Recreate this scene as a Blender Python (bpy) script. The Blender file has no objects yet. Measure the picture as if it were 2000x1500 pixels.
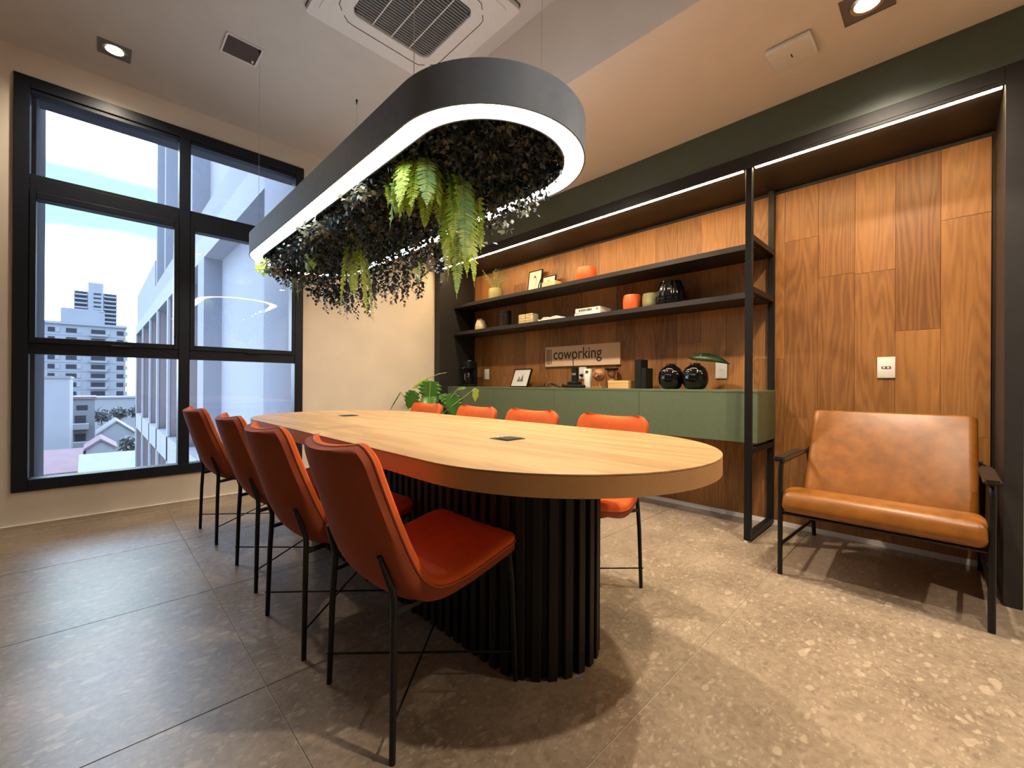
import bpy, bmesh, math, random
from mathutils import Vector, Matrix
random.seed(7)
SC = bpy.context.scene
COL = SC.collection
PI = math.pi

# ------------------------------------------------------------------ camera
EYE = 0.97
def add_camera():
    yaw, pitch, roll = math.radians(44.406), math.radians(0.048), math.radians(0.339)
    f = Vector((math.sin(yaw) * math.cos(pitch), math.cos(yaw) * math.cos(pitch), math.sin(pitch)))
    r = Vector((math.cos(yaw), -math.sin(yaw), 0.0))
    u = r.cross(f)
    r2 = r * math.cos(roll) + u * math.sin(roll)
    u2 = u * math.cos(roll) - r * math.sin(roll)
    cd = bpy.data.cameras.new('camera')
    cd.sensor_width = 36.0
    cd.lens = 831.5 / 2000.0 * 36.0
    cd.clip_start = 0.02
    cd.clip_end = 2000
    co = bpy.data.objects.new('camera', cd)
    m = Matrix.Identity(4)
    for i in range(3):
        m[i][0], m[i][1], m[i][2] = r2[i], u2[i], -f[i]
    m[0][3], m[1][3], m[2][3] = 0.0, 0.0, EYE
    co.matrix_world = m
    COL.objects.link(co)
    SC.camera = co
add_camera()

# ------------------------------------------------------------------ sky, exposure
def make_world():
    w = bpy.data.worlds.new('overcast_sky')
    SC.world = w
    w.use_nodes = True
    nt = w.node_tree
    nt.nodes.clear()
    out = nt.nodes.new('ShaderNodeOutputWorld')
    bg = nt.nodes.new('ShaderNodeBackground')
    tc = nt.nodes.new('ShaderNodeTexCoord')
    # layered cloud: white haze low down, thin mint breaks between cloud layers
    sx = nt.nodes.new('ShaderNodeSeparateXYZ')
    nz = nt.nodes.new('ShaderNodeTexNoise')
    nz.inputs['Scale'].default_value = 2.2
    nz.inputs['Detail'].default_value = 3.0
    wob = nt.nodes.new('ShaderNodeMath'); wob.operation = 'MULTIPLY_ADD'
    wob.inputs[1].default_value = 0.14; wob.inputs[2].default_value = -0.07
    add = nt.nodes.new('ShaderNodeMath'); add.operation = 'ADD'
    rp = nt.nodes.new('ShaderNodeValToRGB')
    cr = rp.color_ramp
    white, mint, pale = (0.84, 0.97, 1.16, 1), (0.072, 0.135, 0.092, 1), (0.22, 0.38, 0.34, 1)
    cr.elements[0].position = 0.0; cr.elements[0].color = white
    cr.elements[1].position = 1.0; cr.elements[1].color = white
    for p, c in ((0.13, white), (0.235, mint), (0.325, mint), (0.40, white), (0.41, white), (0.45, pale), (0.52, white)):
        e = cr.elements.new(p); e.color = c
    nt.links.new(tc.outputs['Generated'], sx.inputs[0])
    nt.links.new(tc.outputs['Generated'], nz.inputs['Vector'])
    nt.links.new(nz.outputs['Fac'], wob.inputs[0])
    nt.links.new(sx.outputs['Z'], add.inputs[0]); nt.links.new(wob.outputs[0], add.inputs[1])
    nt.links.new(add.outputs[0], rp.inputs['Fac'])
    nt.links.new(rp.outputs['Color'], bg.inputs['Color'])
    bg.inputs['Strength'].default_value = 8.0
    nt.links.new(bg.outputs['Background'], out.inputs['Surface'])
make_world()
SC.view_settings.view_transform = 'Standard'
SC.view_settings.look = 'None'
SC.view_settings.exposure = 0.6
SC.view_settings.gamma = 1.0
SC.view_settings.use_curve_mapping = False
SC.cycles.max_bounces = 7
SC.cycles.diffuse_bounces = 4
SC.cycles.glossy_bounces = 3
SC.cycles.transparent_max_bounces = 16
SC.cycles.caustics_reflective = False
SC.cycles.caustics_refractive = False
SC.cycles.sample_clamp_indirect = 6.0
SC.cycles.use_denoising = True

# light levels of the room's lamps, plus an added upward glow
E_RING, E_UP, E_LED, W_SPOT = 11.0, 6.0, 92.0, 122.0

def add_portal():
    ld = bpy.data.lights.new('window_portal', 'AREA')
    ld.shape = 'RECTANGLE'
    ld.size, ld.size_y = 1.8, 2.8
    ld.cycles.is_portal = True
    lo = bpy.data.objects.new('window_portal', ld)
    lo.location = (0.506, 4.44, 1.62)
    lo.rotation_euler = (PI / 2, 0, 0)
    lo.rotation_euler = (-PI / 2, 0, 0)
    COL.objects.link(lo)
add_portal()

# ------------------------------------------------------------------ materials
def nodes_of(name):
    m = bpy.data.materials.new(name)
    m.use_nodes = True
    nt = m.node_tree
    return m, nt, nt.nodes['Principled BSDF']

def mat(name, col, rough=0.5, metal=0.0, noise=0.06, scale=30.0, bump=0.0, sheen=0.0, coat=0.0, spec=None):
    """plain surface with a little procedural tone variation and relief"""
    m, nt, b = nodes_of(name)
    tc = nt.nodes.new('ShaderNodeTexCoord')
    nz = nt.nodes.new('ShaderNodeTexNoise')
    nz.inputs['Scale'].default_value = scale
    nz.inputs['Detail'].default_value = 4
    nt.links.new(tc.outputs['Object'], nz.inputs['Vector'])
    rp = nt.nodes.new('ShaderNodeValToRGB')
    c = Vector(col[:3])
    lo, hi = c * (1 - noise), c * (1 + noise)
    rp.color_ramp.elements[0].color = (*lo, 1)
    rp.color_ramp.elements[1].color = (*hi, 1)
    rp.color_ramp.elements[0].position = 0.3
    rp.color_ramp.elements[1].position = 0.7
    nt.links.new(nz.outputs['Fac'], rp.inputs['Fac'])
    nt.links.new(rp.outputs['Color'], b.inputs['Base Color'])
    b.inputs['Roughness'].default_value = rough
    b.inputs['Metallic'].default_value = metal
    if spec is not None:
        b.inputs['Specular IOR Level'].default_value = spec
    if sheen:
        b.inputs['Sheen Weight'].default_value = sheen
        b.inputs['Sheen Roughness'].default_value = 0.4
        b.inputs['Sheen Tint'].default_value = (*[min(1, v * 1.6 + 0.1) for v in col[:3]], 1)
    if coat:
        b.inputs['Coat Weight'].default_value = coat
        b.inputs['Coat Roughness'].default_value = 0.06
    if bump:
        bp = nt.nodes.new('ShaderNodeBump')
        bp.inputs['Strength'].default_value = bump
        bp.inputs['Distance'].default_value = 0.004
        nt.links.new(nz.outputs['Fac'], bp.inputs['Height'])
        nt.links.new(bp.outputs['Normal'], b.inputs['Normal'])
    return m

def emit(name, col, strength):
    m, nt, b = nodes_of(name)
    b.inputs['Base Color'].default_value = (0.8, 0.8, 0.8, 1)
    b.inputs['Emission Color'].default_value = (*col, 1)
    b.inputs['Emission Strength'].default_value = strength
    return m

def wood(name, dark, light, grain_axis='Z', rough=0.45, tone=0.25, contrast=1.0, scale=1.0, lines=26.0):
    """oak with flame grain; the tone shifts from board to board"""
    m, nt, b = nodes_of(name)
    N, L = nt.nodes.new, nt.links.new
    tc = N('ShaderNodeTexCoord')
    oi = N('ShaderNodeObjectInfo')
    mp = N('ShaderNodeMapping')
    sc = {'Z': (5.0, 5.0, 0.45), 'Y': (5.0, 0.45, 5.0), 'X': (0.45, 5.0, 5.0)}[grain_axis]
    mp.inputs['Scale'].default_value = [v * scale for v in sc]
    mul = N('ShaderNodeVectorMath'); mul.operation = 'SCALE'
    mul.inputs[0].default_value = (37.0, 23.0, 11.0)
    L(oi.outputs['Random'], mul.inputs['Scale'])
    add = N('ShaderNodeVectorMath'); add.operation = 'ADD'
    L(tc.outputs['Object'], add.inputs[0]); L(mul.outputs[0], add.inputs[1])
    L(add.outputs[0], mp.inputs['Vector'])
    n1 = N('ShaderNodeTexNoise'); n1.inputs['Scale'].default_value = 1.0
    n1.inputs['Detail'].default_value = 3.0; n1.inputs['Roughness'].default_value = 0.45
    L(mp.outputs[0], n1.inputs['Vector'])
    m1 = N('ShaderNodeMath'); m1.operation = 'MULTIPLY'; m1.inputs[1].default_value = lines
    L(n1.outputs['Fac'], m1.inputs[0])
    s1 = N('ShaderNodeMath'); s1.operation = 'SINE'; L(m1.outputs[0], s1.inputs[0])
    m2 = N('ShaderNodeMath'); m2.operation = 'MULTIPLY_ADD'; m2.inputs[1].default_value = 0.16 * contrast; m2.inputs[2].default_value = 0.5
    L(s1.outputs[0], m2.inputs[0])
    mp2 = N('ShaderNodeMapping')
    mp2.inputs['Scale'].default_value = [v * scale * 16 for v in sc]
    L(add.outputs[0], mp2.inputs['Vector'])
    n2 = N('ShaderNodeTexNoise'); n2.inputs['Scale'].default_value = 1.0; n2.inputs['Detail'].default_value = 4.0
    L(mp2.outputs[0], n2.inputs['Vector'])
    m3 = N('ShaderNodeMath'); m3.operation = 'MULTIPLY_ADD'; m3.inputs[1].default_value = 0.55 * contrast; m3.inputs[2].default_value = -0.275 * contrast
    L(n2.outputs['Fac'], m3.inputs[0])
    a1 = N('ShaderNodeMath'); a1.operation = 'ADD'; L(m2.outputs[0], a1.inputs[0]); L(m3.outputs[0], a1.inputs[1])
    t1 = N('ShaderNodeMath'); t1.operation = 'MULTIPLY_ADD'; t1.inputs[1].default_value = tone; t1.inputs[2].default_value = -tone / 2
    L(oi.outputs['Random'], t1.inputs[0])
    a2 = N('ShaderNodeMath'); a2.operation = 'ADD'; L(a1.outputs[0], a2.inputs[0]); L(t1.outputs[0], a2.inputs[1])
    rp = N('ShaderNodeValToRGB')
    rp.color_ramp.elements[0].position = 0.15; rp.color_ramp.elements[0].color = (*dark, 1)
    rp.color_ramp.elements[1].position = 0.85; rp.color_ramp.elements[1].color = (*light, 1)
    L(a2.outputs[0], rp.inputs['Fac']); L(rp.outputs['Color'], b.inputs['Base Color'])
    b.inputs['Roughness'].default_value = rough
    bp = N('ShaderNodeBump'); bp.inputs['Strength'].default_value = 0.12; bp.inputs['Distance'].default_value = 0.002
    L(a1.outputs[0], bp.inputs['Height']); L(bp.outputs['Normal'], b.inputs['Normal'])
    return m

def stone(name):
    """polished conglomerate: warm grey-beige ground with pale chips of many sizes"""
    m, nt, b = nodes_of(name)
    N, L = nt.nodes.new, nt.links.new
    geo = N('ShaderNodeNewGeometry')
    warp = N('ShaderNodeTexNoise'); warp.inputs['Scale'].default_value = 14.0; warp.inputs['Detail'].default_value = 3
    L(geo.outputs['Position'], warp.inputs['Vector'])
    sub = N('ShaderNodeVectorMath'); sub.operation = 'SUBTRACT'; sub.inputs[1].default_value = (0.5, 0.5, 0.5)
    L(warp.outputs['Color'], sub.inputs[0])
    scl = N('ShaderNodeVectorMath'); scl.operation = 'SCALE'; scl.inputs['Scale'].default_value = 0.05
    L(sub.outputs[0], scl.inputs[0])
    pos = N('ShaderNodeVectorMath'); pos.operation = 'ADD'
    L(geo.outputs['Position'], pos.inputs[0]); L(scl.outputs[0], pos.inputs[1])
    big = N('ShaderNodeTexNoise'); big.inputs['Scale'].default_value = 3.5; big.inputs['Detail'].default_value = 4
    L(geo.outputs['Position'], big.inputs['Vector'])
    fine = N('ShaderNodeTexNoise'); fine.inputs['Scale'].default_value = 38.0; fine.inputs['Detail'].default_value = 6; fine.inputs['Roughness'].default_value = 0.7
    L(pos.outputs[0], fine.inputs['Vector'])
    base = N('ShaderNodeMix'); base.data_type = 'FLOAT'; base.inputs[0].default_value = 0.6
    L(big.outputs['Fac'], base.inputs[2]); L(fine.outputs['Fac'], base.inputs[3])
    rp = N('ShaderNodeValToRGB')
    rp.color_ramp.elements[0].position = 0.36; rp.color_ramp.elements[0].color = (0.175, 0.133, 0.094, 1)
    rp.color_ramp.elements[1].position = 0.64; rp.color_ramp.elements[1].color = (0.365, 0.288, 0.210, 1)
    L(base.outputs[0], rp.inputs['Fac'])
    prev = rp.outputs['Color']
    for (s, thr, rad, col, amt) in ((8.0, 0.86, 0.34, (0.40, 0.32, 0.24), 0.40), (17.0, 0.80, 0.36, (0.55, 0.46, 0.35), 0.42),
                                    (33.0, 0.72, 0.38, (0.55, 0.46, 0.35), 0.42), (64.0, 0.60, 0.42, (0.48, 0.39, 0.29), 0.40),
                                    (48.0, 0.82, 0.42, (0.12, 0.085, 0.06), 0.35)):
        v = N('ShaderNodeTexVoronoi'); v.inputs['Scale'].default_value = s
        mpv = N('ShaderNodeMapping'); mpv.inputs['Scale'].default_value = (0.7, 1.4, 1.0)
        mpv.inputs['Location'].default_value = (s * 0.37, s * 0.11, 0.0)
        mpv.inputs['Rotation'].default_value = (0, 0, s * 0.2)
        L(pos.outputs[0], mpv.inputs['Vector']); L(mpv.outputs[0], v.inputs['Vector'])
        sep = N('ShaderNodeSeparateColor'); L(v.outputs['Color'], sep.inputs[0])
        g1 = N('ShaderNodeMath'); g1.operation = 'GREATER_THAN'; g1.inputs[1].default_value = thr
        L(sep.outputs[0], g1.inputs[0])
        # chips differ in size: the radius shrinks with a second random value
        rr = N('ShaderNodeMath'); rr.operation = 'MULTIPLY_ADD'; rr.inputs[1].default_value = rad * 0.7; rr.inputs[2].default_value = rad * 0.4
        L(sep.outputs[1], rr.inputs[0])
        g2 = N('ShaderNodeMath'); g2.operation = 'LESS_THAN'
        L(v.outputs['Distance'], g2.inputs[0]); L(rr.outputs[0], g2.inputs[1])
        mm = N('ShaderNodeMath'); mm.operation = 'MULTIPLY'; L(g1.outputs[0], mm.inputs[0]); L(g2.outputs[0], mm.inputs[1])
        ma = N('ShaderNodeMath'); ma.operation = 'MULTIPLY'; ma.inputs[1].default_value = amt; L(mm.outputs[0], ma.inputs[0])
        mx = N('ShaderNodeMix'); mx.data_type = 'RGBA'
        L(ma.outputs[0], mx.inputs[0]); L(prev, mx.inputs[6]); mx.inputs[7].default_value = (*col, 1)
        prev = mx.outputs[2]
    L(prev, b.inputs['Base Color'])
    b.inputs['Roughness'].default_value = 0.33
    b.inputs['Specular IOR Level'].default_value = 1.0
    return m

def glass(name, tint=(0.90, 0.94, 0.99), ior=1.55):
    m = bpy.data.materials.new(name)
    m.use_nodes = True
    nt = m.node_tree
    nt.nodes.clear()
    N, L = nt.nodes.new, nt.links.new
    out = N('ShaderNodeOutputMaterial')
    tr = N('ShaderNodeBsdfTransparent'); tr.inputs['Color'].default_value = (*tint, 1)
    gl = N('ShaderNodeBsdfGlossy'); gl.inputs['Roughness'].default_value = 0.0
    fr = N('ShaderNodeFresnel'); fr.inputs['IOR'].default_value = ior
    mx = N('ShaderNodeMixShader')
    L(fr.outputs[0], mx.inputs[0]); L(tr.outputs[0], mx.inputs[1]); L(gl.outputs[0], mx.inputs[2])
    L(mx.outputs[0], out.inputs['Surface'])
    return m

def leaf_mat(name, a, b2, rough=0.45, trans=0.25):
    m, nt, b = nodes_of(name)
    N, L = nt.nodes.new, nt.links.new
    geo = N('ShaderNodeNewGeometry')
    rp = N('ShaderNodeValToRGB')
    rp.color_ramp.elements[0].color = (*a, 1); rp.color_ramp.elements[1].color = (*b2, 1)
    L(geo.outputs['Random Per Island'], rp.inputs['Fac'])
    L(rp.outputs['Color'], b.inputs['Base Color'])
    b.inputs['Roughness'].default_value = rough
    if trans:
        out = nt.nodes['Material Output']
        tl = N('ShaderNodeBsdfTranslucent'); L(rp.outputs['Color'], tl.inputs['Color'])
        mx = N('ShaderNodeMixShader'); mx.inputs[0].default_value = trans
        L(b.outputs[0], mx.inputs[1]); L(tl.outputs[0], mx.inputs[2]); L(mx.outputs[0], out.inputs['Surface'])
    return m

M = {}
M['wall'] = mat('warm_plaster', (0.68, 0.605, 0.51), 0.85, noise=0.05, scale=3.0, bump=0.05)
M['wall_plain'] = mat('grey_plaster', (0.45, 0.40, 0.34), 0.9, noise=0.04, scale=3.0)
M['ceil'] = mat('ceiling_paint', (0.60, 0.565, 0.53), 0.9, noise=0.025, scale=6.0)
M['soffit'] = mat('soffit_paint', (0.78, 0.69, 0.60), 0.9, noise=0.025, scale=6.0)
M['green'] = mat('green_lacquer', (0.075, 0.10, 0.075), 0.45, noise=0.05)
M['cab'] = mat('sage_green_laminate', (0.105, 0.137, 0.078), 0.5, noise=0.05)
M['cab_side'] = mat('sage_green_edge', (0.085, 0.10, 0.048), 0.5, noise=0.05)
M['dark'] = mat('graphite_laminate', (0.022, 0.020, 0.020), 0.5, noise=0.12, scale=14, spec=0.35)
M['metal'] = mat('black_powder_coat', (0.0065, 0.0065, 0.007), 0.45, noise=0.15, scale=60, spec=0.3)
M['frame'] = mat('anthracite_aluminium', (0.010, 0.013, 0.021), 0.40, metal=0.0, noise=0.1, spec=0.25)
M['white'] = mat('white_plastic', (0.78, 0.75, 0.70), 0.4, noise=0.02)
M['white_paint'] = mat('white_skirting', (0.80, 0.79, 0.78), 0.5, noise=0.02)
M['beige_paint'] = mat('beige_skirting', (0.50, 0.42, 0.32), 0.6, noise=0.04)
M['grout'] = mat('pale_grout', (0.46, 0.40, 0.31), 0.8)
M['floor'] = stone('conglomerate_stone')
M['plank'] = wood('oak_cladding', (0.12, 0.040, 0.009), (0.49, 0.222, 0.062), 'Z', 0.45, tone=0.30, contrast=0.45, lines=135)
M['table'] = wood('pale_oak_top', (0.30, 0.165, 0.058), (0.53, 0.335, 0.150), 'Y', 0.42, tone=0.0, contrast=1.0, scale=1.0, lines=34)
M['edge'] = wood('pale_oak_edge', (0.34, 0.17, 0.06), (0.48, 0.27, 0.11), 'Y', 0.5, tone=0.0, contrast=0.5, scale=1.2, lines=14)
M['seam'] = mat('dark_glue_line', (0.10, 0.055, 0.02), 0.6)
M['slat'] = wood('black_stained_slat', (0.003, 0.0025, 0.002), (0.013, 0.010, 0.008), 'Z', 0.55, tone=0.4, contrast=1.0)
M['slat'].node_tree.nodes['Principled BSDF'].inputs['Specular IOR Level'].default_value = 0.25
M['core'] = mat('black_core', (0.004, 0.004, 0.004), 0.8)
M['velvet'] = mat('orange_velvet', (0.66, 0.105, 0.008), 0.85, noise=0.07, scale=22, bump=0.1, sheen=0.15)
M['velvet_back'] = mat('shaded_orange_velvet', (0.25, 0.046, 0.012), 0.85, noise=0.10, scale=12, bump=0.1, sheen=0.2)  # darker shell cloth; shade on the chair backs is put into its colour
M['piping'] = mat('orange_piping', (0.50, 0.10, 0.03), 0.7, noise=0.05, sheen=0.3)
M['leather'] = mat('cognac_leather', (0.225, 0.079, 0.010), 0.36, noise=0.2, scale=16, bump=0.25, spec=0.4)
M['armwood'] = wood('dark_walnut', (0.008, 0.005, 0.003), (0.03, 0.018, 0.012), 'X', 0.4, tone=0.0)
M['glass'] = glass('window_glass')
M['ac'] = mat('ac_white', (0.74, 0.71, 0.68), 0.5, noise=0.02)
M['grille'] = mat('ac_grille_grey', (0.22, 0.22, 0.22), 0.5)
M['acdark'] = mat('ac_shadow_gap', (0.03, 0.03, 0.03), 0.8)
M['brown'] = mat('brown_hatch', (0.075, 0.05, 0.04), 0.7)
M['ring_body'] = mat('pendant_graphite', (0.150, 0.190, 0.265), 0.6, noise=0.06, spec=0.2)
M['ring_light'] = emit('pendant_diffuser', (1.0, 0.97, 0.90), E_RING)
M['up_fill'] = emit('added_ceiling_fill', (0.95, 0.97, 1.0), E_UP)  # added fill that brightens the ceiling
M['led'] = emit('warm_led', (1.0, 0.70, 0.36), E_LED)
M['bulb'] = emit('spot_bulb', (1.0, 0.88, 0.72), 22.0)
M['can'] = mat('downlight_can', (0.20, 0.18, 0.165), 0.45, metal=0.3)
M['orange_pot'] = mat('orange_ceramic', (0.72, 0.105, 0.02), 0.5, noise=0.05)
M['olive_pot'] = mat('olive_ceramic', (0.28, 0.26, 0.12), 0.6, noise=0.15, scale=20)
M['black_gloss'] = mat('black_glazed_ceramic', (0.003, 0.003, 0.004), 0.08, spec=0.4)
M['black_matt'] = mat('black_matt', (0.007, 0.007, 0.007), 0.6, spec=0.25)
M['cream'] = mat('cream_card', (0.62, 0.52, 0.33), 0.7, noise=0.05)
M['paper'] = mat('white_paper', (0.75, 0.72, 0.66), 0.8, noise=0.03)
M['print'] = mat('dark_print', (0.05, 0.045, 0.04), 0.8)
M['printgrey'] = mat('grey_print', (0.16, 0.16, 0.15), 0.8)
M['ochre'] = mat('ochre_print', (0.55, 0.33, 0.15), 0.8)
M['pine'] = wood('pine_block', (0.55, 0.30, 0.10), (0.80, 0.55, 0.26), 'Y', 0.55, tone=0.0)
M['sign'] = wood('sign_veneer', (0.66, 0.42, 0.26), (0.80, 0.56, 0.37), 'Z', 0.5, tone=0.0, contrast=0.4)
M['deco'] = wood('carved_wood', (0.20, 0.08, 0.03), (0.42, 0.20, 0.09), 'Z', 0.5, tone=0.2)
M['steel'] = mat('brushed_steel', (0.55, 0.53, 0.5), 0.3, metal=1.0)
M['screen'] = mat('tinted_display', (0.10, 0.01, 0.02), 0.2)
M['fern'] = leaf_mat('fern_green', (0.30, 0.50, 0.05), (0.62, 0.72, 0.14), trans=0.4)
M['fern2'] = leaf_mat('fern_blue_green', (0.17, 0.36, 0.14), (0.46, 0.60, 0.18), trans=0.4)
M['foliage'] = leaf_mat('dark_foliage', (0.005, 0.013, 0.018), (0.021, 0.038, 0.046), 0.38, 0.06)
M['foliage_pale'] = leaf_mat('silver_foliage', (0.12, 0.15, 0.11), (0.34, 0.36, 0.28), 0.4, 0.15)
M['grassy'] = leaf_mat('grassy_leaf', (0.16, 0.22, 0.10), (0.36, 0.40, 0.22), 0.4, 0.2)
M['philo'] = leaf_mat('philodendron_leaf', (0.035, 0.13, 0.015), (0.075, 0.21, 0.03), 0.3, 0.2)
M['dark_leaf'] = leaf_mat('dark_leaf', (0.012, 0.035, 0.010), (0.02, 0.05, 0.014), 0.4, 0.1)
M['philo_new'] = leaf_mat('young_leaf', (0.35, 0.45, 0.05), (0.5, 0.6, 0.1), 0.4, 0.3)
M['stem'] = mat('pale_stem', (0.26, 0.36, 0.14), 0.5)
M['pot'] = mat('dark_planter', (0.03, 0.03, 0.03), 0.6)
M['soil'] = mat('potting_soil', (0.03, 0.02, 0.012), 0.95, noise=0.4)
# outside
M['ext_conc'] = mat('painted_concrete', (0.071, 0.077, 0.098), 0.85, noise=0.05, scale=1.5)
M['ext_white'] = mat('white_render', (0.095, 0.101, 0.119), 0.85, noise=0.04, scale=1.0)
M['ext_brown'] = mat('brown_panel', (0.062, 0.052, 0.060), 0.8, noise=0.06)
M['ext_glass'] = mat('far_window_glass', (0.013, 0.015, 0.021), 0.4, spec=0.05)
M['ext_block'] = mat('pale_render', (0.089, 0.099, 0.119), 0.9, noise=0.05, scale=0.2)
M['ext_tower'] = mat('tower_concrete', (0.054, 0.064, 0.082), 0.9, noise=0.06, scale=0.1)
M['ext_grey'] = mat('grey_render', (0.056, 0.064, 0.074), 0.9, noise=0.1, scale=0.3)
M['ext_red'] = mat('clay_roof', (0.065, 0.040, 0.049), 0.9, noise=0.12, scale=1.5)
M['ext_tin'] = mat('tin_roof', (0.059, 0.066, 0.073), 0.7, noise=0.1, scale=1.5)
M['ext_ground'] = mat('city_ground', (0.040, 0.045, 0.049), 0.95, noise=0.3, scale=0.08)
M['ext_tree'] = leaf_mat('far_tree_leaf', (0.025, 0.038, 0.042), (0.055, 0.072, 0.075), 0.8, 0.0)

# ------------------------------------------------------------------ mesh helpers
def mesh_obj(name, verts, faces, m, parent=None, smooth=False, mats=None, fmat=None, loc=None):
    me = bpy.data.meshes.new(name)
    me.from_pydata([tuple(v) for v in verts], [], [tuple(f) for f in faces])
    me.validate()
    if mats:
        for k in mats: me.materials.append(k)
        for p, i in zip(me.polygons, fmat): p.material_index = i
    else:
        me.materials.append(m)
    if smooth:
        for p in me.polygons: p.use_smooth = True
    o = bpy.data.objects.new(name, me)
    COL.objects.link(o)
    if parent: o.parent = parent
    if loc: o.location = loc
    return o

def bm_obj(name, bm, m, parent=None, smooth=False, loc=None):
    bmesh.ops.recalc_face_normals(bm, faces=bm.faces[:])
    me = bpy.data.meshes.new(name)
    bm.to_mesh(me); bm.free()
    me.materials.append(m)
    if smooth:
        for p in me.polygons: p.use_smooth = True
        try: me.set_sharp_from_angle(angle=math.radians(40))
        except Exception: pass
    o = bpy.data.objects.new(name, me)
    COL.objects.link(o)
    if parent: o.parent = parent
    if loc: o.location = loc
    return o

def bm_box(bm, lo, hi):
    x0, y0, z0 = lo; x1, y1, z1 = hi
    v = [bm.verts.new(p) for p in ((x0,y0,z0),(x1,y0,z0),(x1,y1,z0),(x0,y1,z0),(x0,y0,z1),(x1,y0,z1),(x1,y1,z1),(x0,y1,z1))]
    for f in ((0,3,2,1),(4,5,6,7),(0,1,5,4),(1,2,6,5),(2,3,7,6),(3,0,4,7)):
        bm.faces.new([v[i] for i in f])

def box(name, lo, hi, m, parent=None, bevel=0.0, seg=2, smooth=None):
    """one box; its origin is the middle of its underside"""
    cx, cy, cz = (lo[0]+hi[0])/2, (lo[1]+hi[1])/2, min(lo[2], hi[2])
    bm = bmesh.new()
    bm_box(bm, (lo[0]-cx, lo[1]-cy, lo[2]-cz), (hi[0]-cx, hi[1]-cy, hi[2]-cz))
    if bevel:
        bmesh.ops.bevel(bm, geom=bm.edges[:], offset=bevel, segments=seg, affect='EDGES', profile=0.5)
    return bm_obj(name, bm, m, parent, smooth=bool(bevel) if smooth is None else smooth, loc=(cx, cy, cz))

def multibox(name, boxes, m, parent=None, bevel=0.0):
    bm = bmesh.new()
    for lo, hi in boxes: bm_box(bm, lo, hi)
    if bevel: bmesh.ops.bevel(bm, geom=bm.edges[:], offset=bevel, segments=1, affect='EDGES')
    return bm_obj(name, bm, m, parent)

def bm_tube(bm, pts, r, n=8, cap=True):
    pts = [Vector(p) for p in pts]
    rs = r if isinstance(r, (list, tuple)) else [r] * len(pts)
    rings = []
    prev = None
    for i, p in enumerate(pts):
        d = (pts[min(i+1, len(pts)-1)] - pts[max(i-1, 0)])
        if d.length < 1e-9: d = Vector((0,0,1))
        d.normalize()
        if prev is None:
            a = Vector((0,0,1)) if abs(d.z) < 0.9 else Vector((1,0,0))
            s = d.cross(a).normalized()
        else:
            s = (prev - d * prev.dot(d)).normalized()
        prev = s
        t = d.cross(s)
        rings.append([bm.verts.new(p + (s*math.cos(2*PI*k/n) + t*math.sin(2*PI*k/n)) * rs[i]) for k in range(n)])
    for a, b in zip(rings, rings[1:]):
        for k in range(n):
            bm.faces.new((a[k], a[(k+1)%n], b[(k+1)%n], b[k]))
    if cap:
        bm.faces.new(rings[0][::-1]); bm.faces.new(rings[-1])

def tube(name, pts, r, m, parent=None, n=8):
    bm = bmesh.new(); bm_tube(bm, pts, r, n)
    return bm_obj(name, bm, m, parent, smooth=True)

def lathe(name, prof, m, parent=None, n=28, loc=None, ribs=0, rib_amp=0.0):
    verts, faces = [], []
    for (r, z) in prof:
        for k in range(n):
            a = 2*PI*k/n
            rr = r
            if ribs: rr = r * (1 + rib_amp * math.cos(ribs * a))
            verts.append((rr*math.cos(a), rr*math.sin(a), z))
    L = len(prof)
    for i in range(L-1):
        for k in range(n):
            faces.append((i*n+k, i*n+(k+1)%n, (i+1)*n+(k+1)%n, (i+1)*n+k))
    if prof[0][0] > 1e-5: faces.append(tuple(range(n))[::-1])
    if prof[-1][0] > 1e-5: faces.append(tuple((L-1)*n+k for k in range(n)))
    bm = bmesh.new()
    bv = [bm.verts.new(v) for v in verts]
    for f in faces:
        try: bm.faces.new([bv[i] for i in f])
        except Exception: pass
    bmesh.ops.remove_doubles(bm, verts=bm.verts[:], dist=1e-5)
    return bm_obj(name, bm, m, parent, smooth=True, loc=loc)

def stadium(xc, y0, y1, R, n=24):
    """outline of a table top: two half circles joined by straight sides"""
    p = []
    for k in range(n+1):
        a = PI + PI*k/n
        p.append((xc + R*math.cos(a), y0 + R*math.sin(a)))
    for k in range(n+1):
        a = PI*k/n
        p.append((xc + R*math.cos(a), y1 + R*math.sin(a)))
    return p

def prism(name, outline, z0, z1, m, parent=None, bevel=0.0, smooth=True):
    bm = bmesh.new()
    a = [bm.verts.new((x, y, z0)) for x, y in outline]
    b = [bm.verts.new((x, y, z1)) for x, y in outline]
    n = len(outline)
    bm.faces.new(a[::-1]); bm.faces.new(b)
    for k in range(n): bm.faces.new((a[k], a[(k+1)%n], b[(k+1)%n], b[k]))
    return bm_obj(name, bm, m, parent, smooth=smooth)

def ring_prism(name, outer, inner, z0, z1, m, parent=None):
    bm = bmesh.new()
    n = len(outer)
    L = [[bm.verts.new((x, y, z)) for x, y in o] for o, z in ((outer, z0), (outer, z1), (inner, z1), (inner, z0))]
    for i in range(4):
        a, b = L[i], L[(i+1)%4]
        for k in range(n): bm.faces.new((a[k], a[(k+1)%n], b[(k+1)%n], b[k]))
    return bm_obj(name, bm, m, parent, smooth=True)

# ------------------------------------------------------------------ tagging
def tag(o, label, cat, group=None, kind=None):
    o['label'] = label; o['category'] = cat
    if group: o['group'] = group
    if kind: o['kind'] = kind
    return o

def struct(o, label, cat):
    return tag(o, label, cat, kind='structure')

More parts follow.
